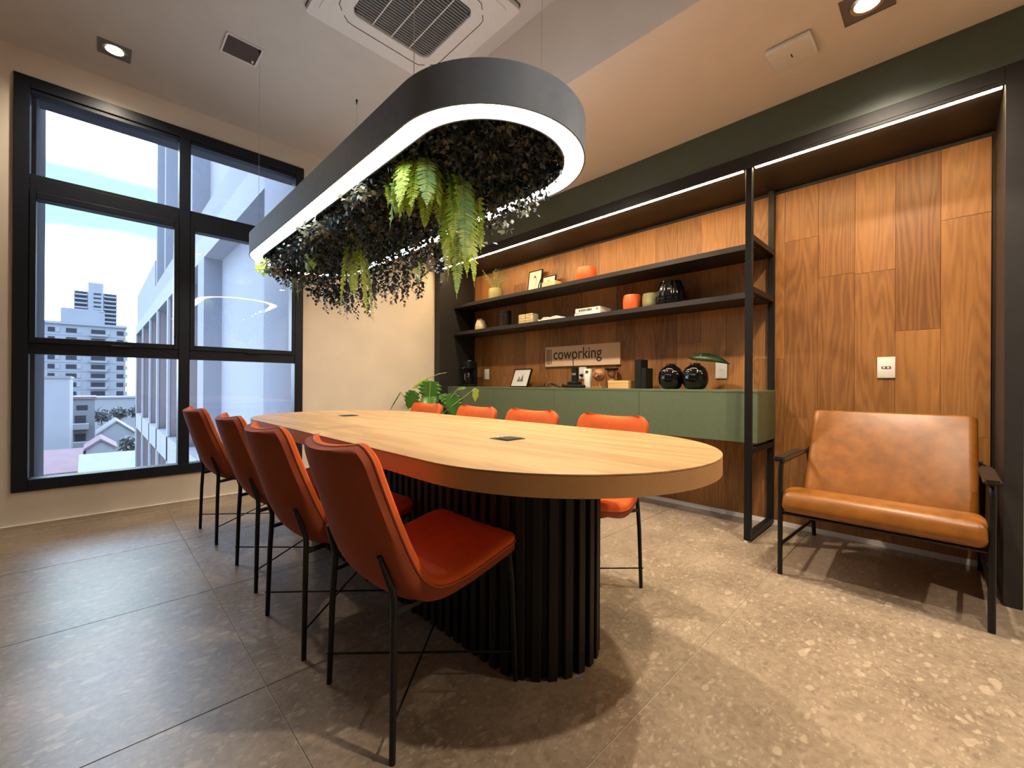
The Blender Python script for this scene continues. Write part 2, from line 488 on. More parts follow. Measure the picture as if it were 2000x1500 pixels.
def thing(name, label, cat, loc=(0,0,0), rz=0.0, group=None, kind=None):
    o = bpy.data.objects.new(name, None)
    o.empty_display_size = 0.1
    COL.objects.link(o)
    o.location = loc; o.rotation_euler = (0, 0, rz)
    return tag(o, label, cat, group, kind)

def copy_tree(o, parent=None):
    c = o.copy(); COL.objects.link(c)
    if parent: c.parent = parent
    for ch in list(o.children): copy_tree(ch, c)
    return c

# ================================================================== THE ROOM
WY = 4.267     # window wall
WX = 3.41      # timber wall
XL, YB = -1.9, -2.6
CZ, SZ = 3.17, 2.64      # ceiling, dropped soffit
PX = 2.883     # face of the joinery portal

# floor: slab + stone tiles with recessed joints
floor_ = box('floor', (XL, YB, -0.10), (3.6, WY + 0.05, -0.004), M['grout'])
struct(floor_, 'beige stone floor of large tiles with thin pale joints', 'floor')
J = 0.0022
xs = [XL, 0.396, 3.45]
ys = [-2.905 + 0.885 * k for k in range(10)]
for i in range(2):
    for j in range(len(ys) - 1):
        y0, y1 = max(ys[j], YB), min(ys[j+1], WY)
        if y1 - y0 < 0.02: continue
        t = box('tile', (xs[i] + J, y0 + J, -0.004), (xs[i+1] - J, y1 - J, 0.0), M['floor'])
        t.location = Vector(t.location) - Vector(floor_.location); t.parent = floor_

# ceiling and dropped soffit
ceil = box('ceiling', (XL, YB, CZ), (1.867, WY, CZ + 0.12), M['ceil'])
struct(ceil, 'grey painted main ceiling above the table', 'ceiling')
sof = box('trim_1', (1.867, YB, SZ), (3.6, WY, CZ + 0.12), M['soffit'])
struct(sof, 'lowered beige ceiling soffit along the timber wall', 'soffit')

# window wall with its opening
wx0, wx1, wz0, wz1 = -0.388, 1.400, 0.242, 2.992
ww = multibox('wall_back', [((XL, WY, 0), (wx0, WY + 0.16, CZ)), ((wx1, WY, 0), (3.6, WY + 0.16, CZ)),
                            ((wx0, WY, 0), (wx1, WY + 0.16, wz0)), ((wx0, WY, wz1), (wx1, WY + 0.16, CZ))], M['wall'])
struct(ww, 'warm beige plaster wall around the large window', 'wall')
bb = box('baseboard_back', (XL, WY - 0.012, 0.0), (2.82, WY - 0.0005, 0.022), M['beige_paint'])
struct(bb, 'low beige skirting under the window', 'skirting')
bl = box('baseboard_cap', (XL, WY - 0.014, 0.022), (2.82, WY - 0.0005, 0.027), M['white_paint'])
bl.location = Vector(bl.location) - Vector(bb.location); bl.parent = bb

wl = box('wall_left', (XL - 0.15, YB, 0), (XL, WY, CZ), M['wall_plain'])
struct(wl, 'plain beige side wall left of the window', 'wall')
wb = box('wall_front', (XL, YB - 0.15, 0), (3.6, YB, CZ), M['wall_plain'])
struct(wb, 'plain beige wall behind the camera', 'wall')

# ---------------------------------------------------------------- timber wall with planks
wr = box('wall_right', (WX + 0.012, -0.24, 0.0), (WX + 0.15, WY, 2.45), M['dark'])
struct(wr, 'oak plank wall behind shelves and armchair', 'wall')
PW = 0.1905
plank_mesh = {}
y = -0.165
col_i = 0
rngp = random.Random(3)
edges = []
yy = 0.216
while yy > -0.18: yy -= PW
while yy < 4.20:
    edges.append(yy); yy += PW
for c, y0 in enumerate(edges):
    y1 = y0 + PW
    a, b = max(y0, -0.175), min(y1, 4.158)
    if b - a < 0.01: continue
    cuts = [0.032]
    z = [0.75, 1.95, 1.28, 1.62, 0.48, 2.02, 1.12][c % 7] + rngp.uniform(-0.08, 0.08)
    if z < 1.2: cuts += [z, z + 1.21] if z + 1.21 < 2.2 else [z]
    else: cuts += [z - 1.21, z] if z - 1.21 > 0.15 else [z]
    cuts.append(2.31)
    for z0, z1 in zip(cuts, cuts[1:]):
        g = 0.0006
        key = (round(b - a, 4), round(z1 - z0, 4))
        bm = bmesh.new()
        bm_box(bm, (0, -(b-a)/2 + g, g), (0.012 + rngp.uniform(0, 0.0012), (b-a)/2 - g, z1 - z0 - g))
        bmesh.ops.bevel(bm, geom=bm.edges[:], offset=0.0007, segments=1, affect='EDGES')
        p = bm_obj('plank', bm, M['plank'], wr)
        p.location = Vector((WX, (a+b)/2, z0)) - Vector(wr.location)
sk = box('baseboard_right', (WX - 0.006, -0.175, 0.0), (WX - 0.0005, 4.158, 0.032), M['white_paint'])
struct(sk, 'thin white skirting at the foot of the oak wall', 'skirting')

# joinery portal: dark frame around the niche, green fascia above
port = thing('trim_2', 'dark portal frame around the timber niche', 'portal', (PX, 2.0, 0), kind='structure')
def pbox(name, lo, hi, m, bevel=0.0015):
    o = box(name, lo, hi, m, None, bevel, 1, smooth=False)
    o.location = Vector(o.location) - Vector((PX, 2.0, 0)); o.parent = port
    return o
pbox('side_panel', (PX, 4.160, 0.0), (WX + 0.012, WY - 0.001, 2.40), M['dark'])
pbox('jamb', (PX, -0.236, 0.0), (WX + 0.012, -0.178, 2.40), M['dark'])
pbox('header', (PX, -0.178, 2.335), (WX + 0.012, 4.160, 2.40), M['dark'])
pbox('lip', (PX, -0.178, 2.318), (PX + 0.012, 4.160, 2.335), M['dark'])
fas = box('trim_3', (PX + 0.004, YB, 2.402), (PX + 0.05, WY - 0.001, SZ - 0.001), M['green'])
struct(fas, 'dark green fascia band above the portal frame', 'fascia')
wr2 = box('wall_corner', (PX + 0.05, YB, 0), (PX + 0.2, -0.237, 2.40), M['wall_plain'])
struct(wr2, 'plain wall beside the portal frame at the right edge', 'wall')

# warm light strips along the front of the portal head
for k, (y0, y1, lab) in enumerate(((0.90, 4.13, 'long warm light strip above the shelves'),
                                   (-0.172, 0.835, 'short warm light strip above the armchair niche'))):
    t = thing('light_strip', lab, 'light strip', (PX + 0.028, (y0 + y1)/2, 2.318), group='light strips under the portal head')
    h = (y1 - y0)/2
    box('channel', (-0.013, -h, 0.006), (0.013, h, 0.017), M['metal'], t)
    box('diffuser', (-0.010, -h + 0.002, 0.0), (0.010, h - 0.002, 0.006), M['led'], t)

# ---------------------------------------------------------------- window
win = thing('window_1', 'tall black framed window of six panes', 'window', (0.506, WY, wz0), kind='structure')
WO = Vector((0.506, WY, wz0))
def wbox(name, lo, hi, m=None, bevel=0.003, parent=None, off=None):
    o = box(name, lo, hi, m or M['frame'], None, bevel, 1, smooth=False)
    o.location = Vector(o.location) - WO - (off or Vector((0,0,0))); o.parent = parent or win
    return o
ya, yb = WY - 0.018, WY + 0.085
wbox('frame_stile', (wx0, ya, wz0), (wx0 + 0.072, yb, wz1))
wbox('frame_stile', (wx1 - 0.072, ya, wz0), (wx1, yb, wz1))
wbox('frame_rail', (wx0 + 0.072, ya, wz0), (wx1 - 0.072, yb, wz0 + 0.078))
wbox('frame_rail', (wx0 + 0.072, ya, wz1 - 0.075), (wx1 - 0.072, yb, wz1))
wbox('mullion', (0.470, ya, wz0 + 0.078), (0.542, yb, wz1 - 0.075))
for (x0, x1) in ((wx0 + 0.072, 0.470), (0.542, wx1 - 0.072)):
    wbox('transom', (x0, ya + 0.004, 2.235), (x1, yb, 2.330))
    wbox('transom', (x0, ya + 0.004, 1.155), (x1, yb, 1.228))
    wbox('glazing_bead', (x0, ya + 0.012, 2.330), (x1, yb - 0.03, 2.352))
    wbox('glazing_bead', (x0, ya + 0.012, wz1 - 0.105), (x1, yb - 0.03, wz1 - 0.075))
    # opening sash in the middle row
    s = thing('sash', 'x', 'x'); del s['label']; del s['category']
    s.parent = win; s.location = Vector(((x0+x1)/2, WY, 1.228)) - WO
    so = Vector(s.location)
    for lo, hi in (((x0, ya - 0.006, 1.228), (x0 + 0.030, yb - 0.02, 2.235)), ((x1 - 0.030, ya - 0.006, 1.228), (x1, yb - 0.02, 2.235)),
                   ((x0 + 0.03, ya - 0.006, 1.228), (x1 - 0.03, yb - 0.02, 1.266)), ((x0 + 0.03, ya - 0.006, 2.190), (x1 - 0.03, yb - 0.02, 2.235))):
        wbox('sash_bar', lo, hi, parent=s, off=so)
    xm = (x0+x1)/2 + 0.06
    wbox('latch', (xm - 0.055, ya - 0.022, 1.222), (xm + 0.055, ya - 0.006, 1.236), M['metal'], 0.002, s, so)
    wbox('pane', (x0 + 0.03, WY + 0.030, 1.266), (x1 - 0.03, WY + 0.036, 2.190), M['glass'], 0, s, so)
    wbox('pane', (x0, WY + 0.030, wz0 + 0.078), (x1, WY + 0.036, 1.155), M['glass'], 0)
    wbox('pane', (x0, WY + 0.030, 2.352), (x1, WY + 0.036, wz1 - 0.105), M['glass'], 0)

# concrete reveal of the facade outside the window
rv = multibox('trim_4', [((-1.9, WY + 0.17, -0.6), (-0.300, WY + 0.95, 4.2)),
                         ((-0.300, WY + 0.17, 2.985), (1.52, WY + 0.42, 4.2)),
                         ((-0.300, WY + 0.17, -0.6), (1.52, WY + 0.42, 0.24)),
                         ((1.43, WY + 0.17, 0.24), (1.52, WY + 0.42, 2.985))], M['ext_conc'])
struct(rv, 'pale concrete reveal outside the window', 'reveal')

# ================================================================== TABLE
TX, TY0, TY1, TR, TH = 1.205, 1.000, 2.815, 0.548, 0.757
tab = thing('meeting_table', 'long pale oak meeting table with rounded ends and black slatted base', 'table', (TX, 1.9, 0))
def tl(pts): return [(x - TX, y - 1.9) for x, y in pts]
prism('tabletop', tl(stadium(TX, TY0, TY1, TR, 40)), TH - 0.0035, TH, M['table'], tab)
prism('glue_line', tl(stadium(TX, TY0, TY1, TR - 0.0004, 40)), TH - 0.0050, TH - 0.0035, M['seam'], tab)
prism('edge_band', tl(stadium(TX, TY0, TY1, TR, 40)), TH - 0.058, TH - 0.0050, M['edge'], tab)
BR, BY0, BY1 = 0.212, 1.085, 2.73
base = prism('base', tl(stadium(TX, BY0, BY1, BR, 24)), 0.0, TH - 0.058, M['core'], tab, smooth=False)
# upright slats all round the base
def stadium_walk(n):
    Ls = BY1 - BY0
    per = 2*Ls + 2*PI*BR
    out = []
    for k in range(n):
        s = per * k / n
        if s < Ls: out.append((BR, BY0 + s, 0.0))
        elif s < Ls + PI*BR:
            a = (s - Ls)/BR; out.append((BR*math.cos(a), BY1 + BR*math.sin(a), a))
        elif s < 2*Ls + PI*BR: out.append((-BR, BY1 - (s - Ls - PI*BR), PI))
        else:
            a = PI + (s - 2*Ls - PI*BR)/BR; out.append((BR*math.cos(a), BY0 + BR*math.sin(a), a))
    return out
bm = bmesh.new(); bm_box(bm, (-0.004, -0.0155, 0.0), (0.020, 0.0155, TH - 0.0585))
bmesh.ops.bevel(bm, geom=[e for e in bm.edges if abs(e.verts[0].co.z - e.verts[1].co.z) > 0.1], offset=0.003, segments=1, affect='EDGES')
slat0 = bm_obj('slat', bm, M['slat'], base)
for i, (dx, y, a) in enumerate(stadium_walk(90)):
    s = slat0 if i == 0 else slat0.copy()
    if i: COL.objects.link(s)
    s.parent = base; s.location = (dx, y - 1.9, 0); s.rotation_euler = (0, 0, a)

# flush power boxes in the top
for i, (x, y, lab) in enumerate(((1.153, 1.200, 'dark flush power box in the table top near the camera'),
                                 (1.192, 2.755, 'dark flush power box at the far end of the table top'))):
    t = thing('power_box', lab, 'power box', (x, y, TH), group='power boxes in the table top')
    box('frame', (-0.050, -0.050, 0.0), (0.050, 0.050, 0.0025), M['metal'], t, 0.001, 1)
    box('lid', (-0.042, -0.042, 0.0025), (0.042, 0.020, 0.0045), M['black_matt'], t)
    for k in (-0.024, 0.0, 0.024):
        box('socket', (k - 0.009, 0.024, 0.0025), (k + 0.009, 0.040, 0.0050), M['grille'], t)

# ================================================================== CHAIRS
def catmull(pts, n):
    P = [Vector(p) for p in pts]
    out = []
    segs = len(P) - 1
    for i in range(n):
        t = i / (n - 1) * segs
        k = min(int(t), segs - 1); u = t - k
        p0, p1, p2, p3 = P[max(k-1,0)], P[k], P[k+1], P[min(k+2, segs)]
        out.append(0.5*((2*p1) + (p2-p0)*u + (2*p0-5*p1+4*p2-p3)*u*u + (3*p1-p0-3*p2+p3)*u**3))
    return out

S_LIST = [0, .006, .014, .024, .036, .05] + [.05 + .88*k/34 for k in range(1, 35)] + [.945, .957, .968, .978, .987, .994, 1.0]
def chair_surface(NT=18):
    """the seam surface of the bucket seat: rows from the seat front to the top of the back"""
    edge = catmull([(0.232,0,0.448),(0.222,0,0.460),(0.16,0,0.452),(0.06,0,0.428),(-0.03,0,0.412),(-0.09,0,0.416),(-0.135,0,0.446),
                    (-0.165,0,0.495),(-0.196,0,0.565),(-0.229,0,0.648),(-0.262,0,0.738),(-0.288,0,0.815)], 400)
    ln = [0.0]
    for a, b in zip(edge, edge[1:]): ln.append(ln[-1] + (b - a).length)
    tot = ln[-1]
    rows = []
    k = 0
    for s in S_LIST:
        while k < 398 and ln[k+1] < s*tot: k += 1
        p = edge[k].lerp(edge[k+1], max(0, min(1, (s*tot - ln[k])/(ln[k+1]-ln[k]))))
        a, b = edge[max(k-6,0)], edge[min(k+7,399)]
        tan = (b - a).normalized()
        nor = Vector((tan.z, 0, -tan.x))          # towards the sitter
        w = 0.212 + 0.010*math.sin(PI*min(s/0.6,1)) - 0.010*max(0,(s-0.6)/0.4)
        rc, ft = 0.055, 0.055/tot
        if s > 1 - ft: w -= rc*(1 - math.sqrt(max(0, 1 - ((s-(1-ft))/ft)**2)))
        if s < ft: w -= 0.060*(1 - math.sqrt(max(0, 1 - ((ft-s)/ft)**2)))
        dish = 0.006 + 0.045*max(0, min(1,(s-0.34)/0.30)) - 0.012*max(0,(s-0.75)/0.25)
        row = []
        for j in range(NT + 1):
            t = math.sin((-1 + 2*j/NT)*PI/2*0.92)/math.sin(PI/2*0.92)
            row.append((Vector((p.x, t*w, p.z)) - nor*(dish*(1-abs(t)**2.2)), nor, s))
        rows.append(row)
    return rows

def solid_from(rows, off_a, off_b, puff=0.0, shell=0.0):
    """closed solid between two offsets of the surface, optionally puffed in the middle"""
    NS, NT = len(rows), len(rows[0])
    bm = bmesh.new()
    A, B = [], []
    for i, row in enumerate(rows):
        ra, rb = [], []
        for j, (p, n, s) in enumerate(row):
            t = -1 + 2*j/(NT-1)
            e = (1 - abs(t)**6) * (1 - abs(2*s-1)**20)
            ra.append(bm.verts.new(p + n*(off_a + puff*e)))
            rb.append(bm.verts.new(p + n*(off_b - shell*e*math.exp(-((s-0.47)/0.17)**2))))
        A.append(ra); B.append(rb)
    for i in range(NS-1):
        for j in range(NT-1):
            bm.faces.new((A[i][j], A[i][j+1], A[i+1][j+1], A[i+1][j]))
            bm.faces.new((B[i][j], B[i+1][j], B[i+1][j+1], B[i][j+1]))
    def strip(la, lb):
        for k in range(len(la)-1): bm.faces.new((la[k], lb[k], lb[k+1], la[k+1]))
    strip(A[0], B[0]); strip(B[-1], A[-1])
    strip([r[0] for r in B], [r[0] for r in A]); strip([r[-1] for r in A], [r[-1] for r in B])
    return bm

def build_chair():
    t = thing('dining_chair', 'x', 'chair', group='orange chairs around the table')
    rows = chair_surface()
    bm = solid_from(rows, -0.002, -0.026, 0.0, 0.026)
    # rounder outer shell: push the underside middle outwards
    sh = bm_obj('outer_shell', bm, M['velvet_back'], t, smooth=True)
    sd = sh.modifiers.new('round', 'BEVEL'); sd.width = 0.010; sd.segments = 2; sd.limit_method = 'ANGLE'; sd.angle_limit = math.radians(50)
    sh.modifiers.new('soft', 'SUBSURF').render_levels = 1
    bm = solid_from(rows, 0.012, -0.001, 0.020)
    cu = bm_obj('cushion', bm, M['velvet'], t, smooth=True)
    sd = cu.modifiers.new('round', 'BEVEL'); sd.width = 0.010; sd.segments = 2; sd.limit_method = 'ANGLE'; sd.angle_limit = math.radians(50)
    cu.modifiers.new('soft', 'SUBSURF').render_levels = 1
    NS, NT = len(rows), len(rows[0])
    loop = [rows[i][0] for i in range(NS)] + [rows[-1][j] for j in range(1, NT-1)] + [rows[i][-1] for i in range(NS-1, -1, -1)] + [rows[0][j] for j in range(NT-2, 0, -1)]
    pts = []
    cen = Vector((0, 0, 0))
    for p, n, _s in loop: pts.append(p - n*0.0015 + Vector((0, 0.0015 if p.y > 0 else -0.0015, 0)))
    tube('piping', pts + [pts[0], pts[1]], 0.0032, M['piping'], t, 6)
    for sy in (-1, 1):
        # rear leg runs up the shell as a short bracket
        tube('leg', [(-0.222, sy*0.2045, 0.0), (-0.216, sy*0.197, 0.28), (-0.211, sy*0.190, 0.400), (-0.212, sy*0.186, 0.428), (-0.220, sy*0.180, 0.452), (-0.243, sy*0.168, 0.525)],
             [0.0085, 0.0095, 0.0095, 0.0095, 0.0090, 0.007], M['metal'], t, 10)
        tube('leg', [(0.222, sy*0.2045, 0.0), (0.212, sy*0.196, 0.32), (0.205, sy*0.188, 0.425)], [0.0085, 0.0095, 0.0095], M['metal'], t, 10)
        tube('seat_rail', [(-0.211, sy*0.190, 0.372), (0.206, sy*0.188, 0.418)], 0.009, M['metal'], t, 8)
    tube('seat_rail', [(-0.10, -0.190, 0.382), (-0.10, 0.190, 0.382)], 0.007, M['metal'], t, 8)
    tube('seat_rail', [(0.16, -0.190, 0.412), (0.16, 0.190, 0.412)], 0.007, M['metal'], t, 8)
    tube('stretcher', [(-0.228, 0.212, 0.095), (0.226, -0.208, 0.095)], 0.0036, M['metal'], t, 8)
    tube('stretcher', [(-0.228, -0.212, 0.103), (0.226, 0.208, 0.103)], 0.0036, M['metal'], t, 8)
    return t

chair0 = build_chair()
chairs = [((0.768, 1.190), 0.0, 'orange velvet chair on the window side of the table, nearest the camera'),
          ((0.745, 1.782), 0.02, 'second nearest orange velvet chair on the window side of the table'),
          ((0.762, 2.432), -0.02, 'third orange velvet chair from the camera on the window side'),
          ((0.735, 3.270), 0.05, 'farthest orange velvet chair on the window side, set apart by the window'),
          ((1.650, 1.225), PI, 'orange chair across the table nearest the armchair, its leg showing beside the base'),
          ((1.655, 1.795), PI + 0.02, 'second orange chair from the right across the table'),
          ((1.660, 2.345), PI - 0.02, 'third orange chair from the right across the table, before the green cabinet'),
          ((1.660, 2.975), PI, 'farthest orange chair across the table, in front of the leafy plant')]
for i, ((x, y), a, lab) in enumerate(chairs):
    c = chair0 if i == 0 else copy_tree(chair0)
    c.location = (x, y, 0); c.rotation_euler = (0, 0, a); c['label'] = lab

# ================================================================== ARMCHAIR
arm = thing('lounge_armchair', 'wide cognac leather armchair with black tubular frame', 'armchair', (2.95, 0.237, 0))
def A(x, y, z): return (x - 2.95, y - 0.237, z)
def cushion(name, prof, y0, y1, m, parent, inset=0.02, n=10):
    """padded slab: closed profile in x-z swept along y, ends rounded off"""
    L0 = len(prof)
    area = sum(prof[k][0]*prof[(k+1)%L0][1] - prof[(k+1)%L0][0]*prof[k][1] for k in range(L0))
    sgn = 1 if area > 0 else -1
    nrm = []
    for k in range(L0):
        d = Vector((prof[(k+1)%L0][0] - prof[k-1][0], prof[(k+1)%L0][1] - prof[k-1][1])).normalized()
        nrm.append((-d.y*sgn, d.x*sgn))                 # inwards
    bm = bmesh.new(); rings = []
    stops = [0, .03, .08, .16, .28, .45, .7, 1.0]
    ysec = [y0 + inset*q for q in stops] + [y0 + (y1-y0)*q for q in (.25, .5, .75)] + [y1 - inset*q for q in reversed(stops)]
    for y in ysec:
        d = min(y - y0, y1 - y)
        k = 0.0
        if d < inset: k = inset*0.85*(1 - math.sqrt(max(0, 1 - (1 - d/inset)**2)))
        rings.append([bm.verts.new(A(px + nx*k, y, pz + nz*k)) for (px, pz), (nx, nz) in zip(prof, nrm)])
    L = len(prof)
    for a, b in zip(rings, rings[1:]):
        for j in range(L): bm.faces.new((a[j], a[(j+1)%L], b[(j+1)%L], b[j]))
    bm.faces.new(rings[0]); bm.faces.new(rings[-1][::-1])
    return bm_obj(name, bm, m, parent, smooth=True)
def closed_spline(pts, n):
    P = [Vector((p[0], p[1])) for p in pts]; L = len(P); out = []
    for i in range(n):
        t = i/n*L; k = int(t); u = t-k
        p0,p1,p2,p3 = P[(k-1)%L],P[k%L],P[(k+1)%L],P[(k+2)%L]
        v = 0.5*((2*p1)+(p2-p0)*u+(2*p0-5*p1+4*p2-p3)*u*u+(3*p1-p0-3*p2+p3)*u**3)
        out.append((v.x, v.y))
    return out
seat_prof = closed_spline([(2.505,0.345),(2.505,0.385),(2.530,0.425),(2.60,0.440),(2.75,0.418),(2.92,0.384),(3.02,0.362),(3.035,0.330),(3.02,0.290),(2.90,0.282),(2.70,0.302),(2.56,0.318)], 48)
cushion('seat', seat_prof, -0.118, 0.590, M['leather'], arm, 0.03)
back_prof = closed_spline([(2.955,0.330),(2.962,0.38),(3.03,0.52),(3.12,0.69),(3.185,0.800),(3.205,0.822),(3.245,0.818),(3.262,0.795),(3.235,0.72),(3.17,0.585),(3.095,0.43),(3.05,0.33),(3.00,0.30)], 52)
cushion('backrest', back_prof, -0.112, 0.584, M['leather'], arm, 0.036)
for sy, yy in ((1, 0.600), (-1, -0.128)):
    leg = tube('leg', [A(2.535, yy, 0.0), A(2.535, yy, 0.515), A(2.538, yy, 0.545), A(2.550, yy, 0.565), A(2.575, yy, 0.575), A(2.70, yy, 0.575), A(3.17, yy, 0.575)], 0.0115, M['metal'], arm, 10)
    tube('leg', [A(3.350, yy, 0.0), A(3.175, yy, 0.555), A(3.165, yy, 0.578)], 0.0115, M['metal'], arm, 10)
    tube('side_rail', [A(2.535, yy, 0.330), A(3.06, yy, 0.290), A(3.255, yy, 0.300)], 0.010, M['metal'], arm, 8)
    tube('stretcher', [A(2.535, yy, 0.118), A(2.56, yy, 0.150), A(3.31, yy, 0.112)], 0.008, M['metal'], arm, 8)
    bm = bmesh.new()
    bm_box(bm, A(2.495, yy - 0.026, 0.583), A(2.93, yy + 0.026, 0.606))
    bmesh.ops.bevel(bm, geom=bm.edges[:], offset=0.008, segments=2, affect='EDGES')
    bm_obj('armrest', bm, M['armwood'], arm, smooth=True)
for (x, z) in ((2.555, 0.312), (3.00, 0.272), (3.165, 0.59), (3.10, 0.30)):
    tube('cross_rail', [A(x, -0.128, z), A(x, 0.600, z)], 0.009, M['metal'], arm, 8)

# ================================================================== SHELF FRAME, SHELVES, CABINETS
fr = thing('shelf_frame', 'slim black steel shelf frame standing before the oak wall', 'shelf frame', (3.13, 0.865, 0))
def F(lo, hi, name):
    o = box(name, (lo[0]-3.13, lo[1]-0.865, lo[2]), (hi[0]-3.13, hi[1]-0.865, hi[2]), M['metal'], fr, 0.0015, 1, smooth=False)
    return o
fy0, fy1 = 0.843, 0.880
F((2.885, fy0, 0.012), (2.922, fy1, 2.317), 'post')
F((3.368, fy0, 0.012), (3.405, fy1, 2.334), 'post')
F((2.922, fy0, 0.012), (3.368, fy1, 0.049), 'foot_bar')
F((2.922, fy0, 0.545), (3.368, fy1, 0.580), 'cross_bar')
F((2.922, fy0, 1.553), (3.368, fy1, 1.590), 'cross_bar')
F((2.922, fy0, 1.876), (3.368, fy1, 1.913), 'cross_bar')
for x in (2.9035, 3.3865):
    lathe('foot', [(0.019, 0.0), (0.019, 0.008), (0.010, 0.012)], M['white'], fr, 16, loc=(x-3.13, 0.0, 0))
for z1, lab in ((1.913, 'upper long black shelf with the framed pictures'), (1.590, 'lower long black shelf with the ribbed vase')):
    s = box('wall_shelf', (3.085, fy1, z1 - 0.038), (WX - 0.001, 4.159, z1), M['dark'], None, 0.0015, 1, smooth=False)
    tag(s, lab, 'shelf', 'long black shelves')

CX, CZ0, CZ1 = 3.0, 0.603, 0.925
seams = [0.838, 1.661, 2.513, 3.340, 4.158]
clabs = ['green wall cabinet at the open end by the steel frame', 'green wall cabinet under the wooden sign',
         'green wall cabinet under the mountain picture', 'green wall cabinet at the far end by the leafy plant']
for k in range(4):
    y0, y1 = seams[k], seams[k+1]
    c = thing('wall_cabinet', clabs[k], 'cabinet', ((CX + WX)/2, (y0+y1)/2, CZ0), group='row of green wall cabinets')
    hw, dp = (y1-y0)/2 - 0.0008, (WX - CX)/2
    box('body', (-dp + 0.020, -hw, 0.0), (dp - 0.001, hw, CZ1 - CZ0), M['cab_side'], c, 0.001, 1, smooth=False)
    box('door', (-dp, -hw + 0.0008, 0.0), (-dp + 0.0185, hw - 0.0008, CZ1 - CZ0 - 0.002), M['cab'], c, 0.001, 1, smooth=False)
ct = box('cabinet_top', (CX - 0.001, seams[0], CZ1), (WX - 0.001, 4.158, 0.941), M['cab'], None, 0.001, 1, smooth=False)
tag(ct, 'continuous thin green top board over the wall cabinets', 'cabinet top')

# ================================================================== THINGS ON THE UPPER SHELF (z 1.913)
U, Lw, C = 1.913, 1.590, 0.941
# picture frames leaning on the wall
def picture(name, label, loc, w, h, lean, art, yaw=0.0, depth=0.016, group=None, border=M['black_matt']):
    """frame whose picture faces -x; lean tips the top back towards the wall"""
    t = thing(name, label, 'picture frame', loc, yaw, group)
    R = Matrix.Rotation(lean, 4, 'Y')
    def part(nm, lo, hi, m):
        bm = bmesh.new(); bm_box(bm, lo, hi)
        bmesh.ops.transform(bm, matrix=R, verts=bm.verts[:])
        return bm_obj(nm, bm, m, t)
    b = 0.010
    part('frame_bar', (-depth/2, -w/2, 0), (depth/2, -w/2 + b, h), border)
    part('frame_bar', (-depth/2, w/2 - b, 0), (depth/2, w/2, h), border)
    part('frame_bar', (-depth/2, -w/2 + b, 0), (depth/2, w/2 - b, b), border)
    part('frame_bar', (-depth/2, -w/2 + b, h - b), (depth/2, w/2 - b, h), border)
    part('mount', (-depth/2 + 0.004, -w/2 + b, b), (depth/2, w/2 - b, h - b), M['paper'])
    for nm, poly, m in art:
        vs = [(-depth/2 + 0.0034, py*w, pz*h) for py, pz in poly]
        bm = bmesh.new(); bm.faces.new([bm.verts.new(v) for v in vs])
        bmesh.ops.transform(bm, matrix=R, verts=bm.verts[:])
        bm_obj(nm, bm, m, t)
    return t
def strip_poly(pts, w):
    L = [(p[0]-w, p[1]) for p in pts] + [(p[0]+w, p[1]) for p in reversed(pts)]
    return L
fig = strip_poly([(0.05,0.14),(-0.02,0.30),(-0.10,0.45),(-0.09,0.62),(0.00,0.76)], 0.022)
picture('picture_frame', 'tall black framed line drawing on the upper shelf', (3.318, 3.066, U), 0.192, 0.272, 0.13,
        [('drawing', fig, M['ochre']), ('drawing', strip_poly([(0.12,0.70),(0.02,0.80),(-0.08,0.72),(-0.12,0.55)], 0.012), M['print'])], group='framed drawings on the upper shelf')
picture('picture_frame', 'small black framed drawing behind the cream box', (3.322, 2.870, U), 0.178, 0.178, 0.13,
        [('drawing', [(-0.12,0.55),(0.05,0.50),(0.16,0.60),(0.10,0.78),(-0.05,0.80)], M['ochre'])], group='framed drawings on the upper shelf')
t = thing('cream_box', 'low cream box lying before the small drawing', 'box', (3.20, 2.722, U))
box('body', (-0.05, -0.085, 0.0), (0.05, 0.085, 0.062), M['cream'], t, 0.002, 1)
box('lid_line', (-0.0505, -0.086, 0.048), (0.0505, 0.086, 0.050), M['ochre'], t)
t = thing('dark_figurine', 'slim dark figurine beside the cream box', 'figurine', (3.14, 2.835, U))
tube('body', [(0,0,0),(0,0.004,0.03),(0,-0.012,0.07),(0,-0.035,0.092),(0,-0.060,0.095)], [0.006,0.005,0.005,0.013,0.003], M['black_matt'], t, 8)
lathe('base', [(0.022,0),(0.022,0.004),(0.004,0.006)], M['black_matt'], t, 16)

def pot(name, label, loc, r, h, m, group=None, cat='pot'):
    t = thing(name, label, cat, loc, group=group)
    pr = [(0.001,0.0),(r*0.74,0.0),(r*0.92,h*0.08),(r,h*0.30),(r*1.01,h*0.6),(r*0.97,h*0.88),(r*0.90,h),(r*0.80,h),(r*0.80,h*0.90),(0.001,h*0.88)]
    lathe('body', pr, m, t, 32)
    lathe('rim', [(r*0.84, h*0.985), (r*0.905, h*0.985), (r*0.905, h*1.012), (r*0.84, h*1.012)], m, t, 32)
    return t
pot('round_pot', 'large round orange pot on the upper shelf', (3.215, 2.315, U), 0.092, 0.125, M['orange_pot'], 'round ceramic pots')
pot('round_pot', 'small round orange pot on the lower shelf', (3.215, 1.848, Lw), 0.075, 0.130, M['orange_pot'], 'round ceramic pots')
pot('round_pot', 'small olive ribbed pot beside the black ribbed vase', (3.235, 1.690, Lw), 0.068, 0.122, M['olive_pot'], 'round ceramic pots')

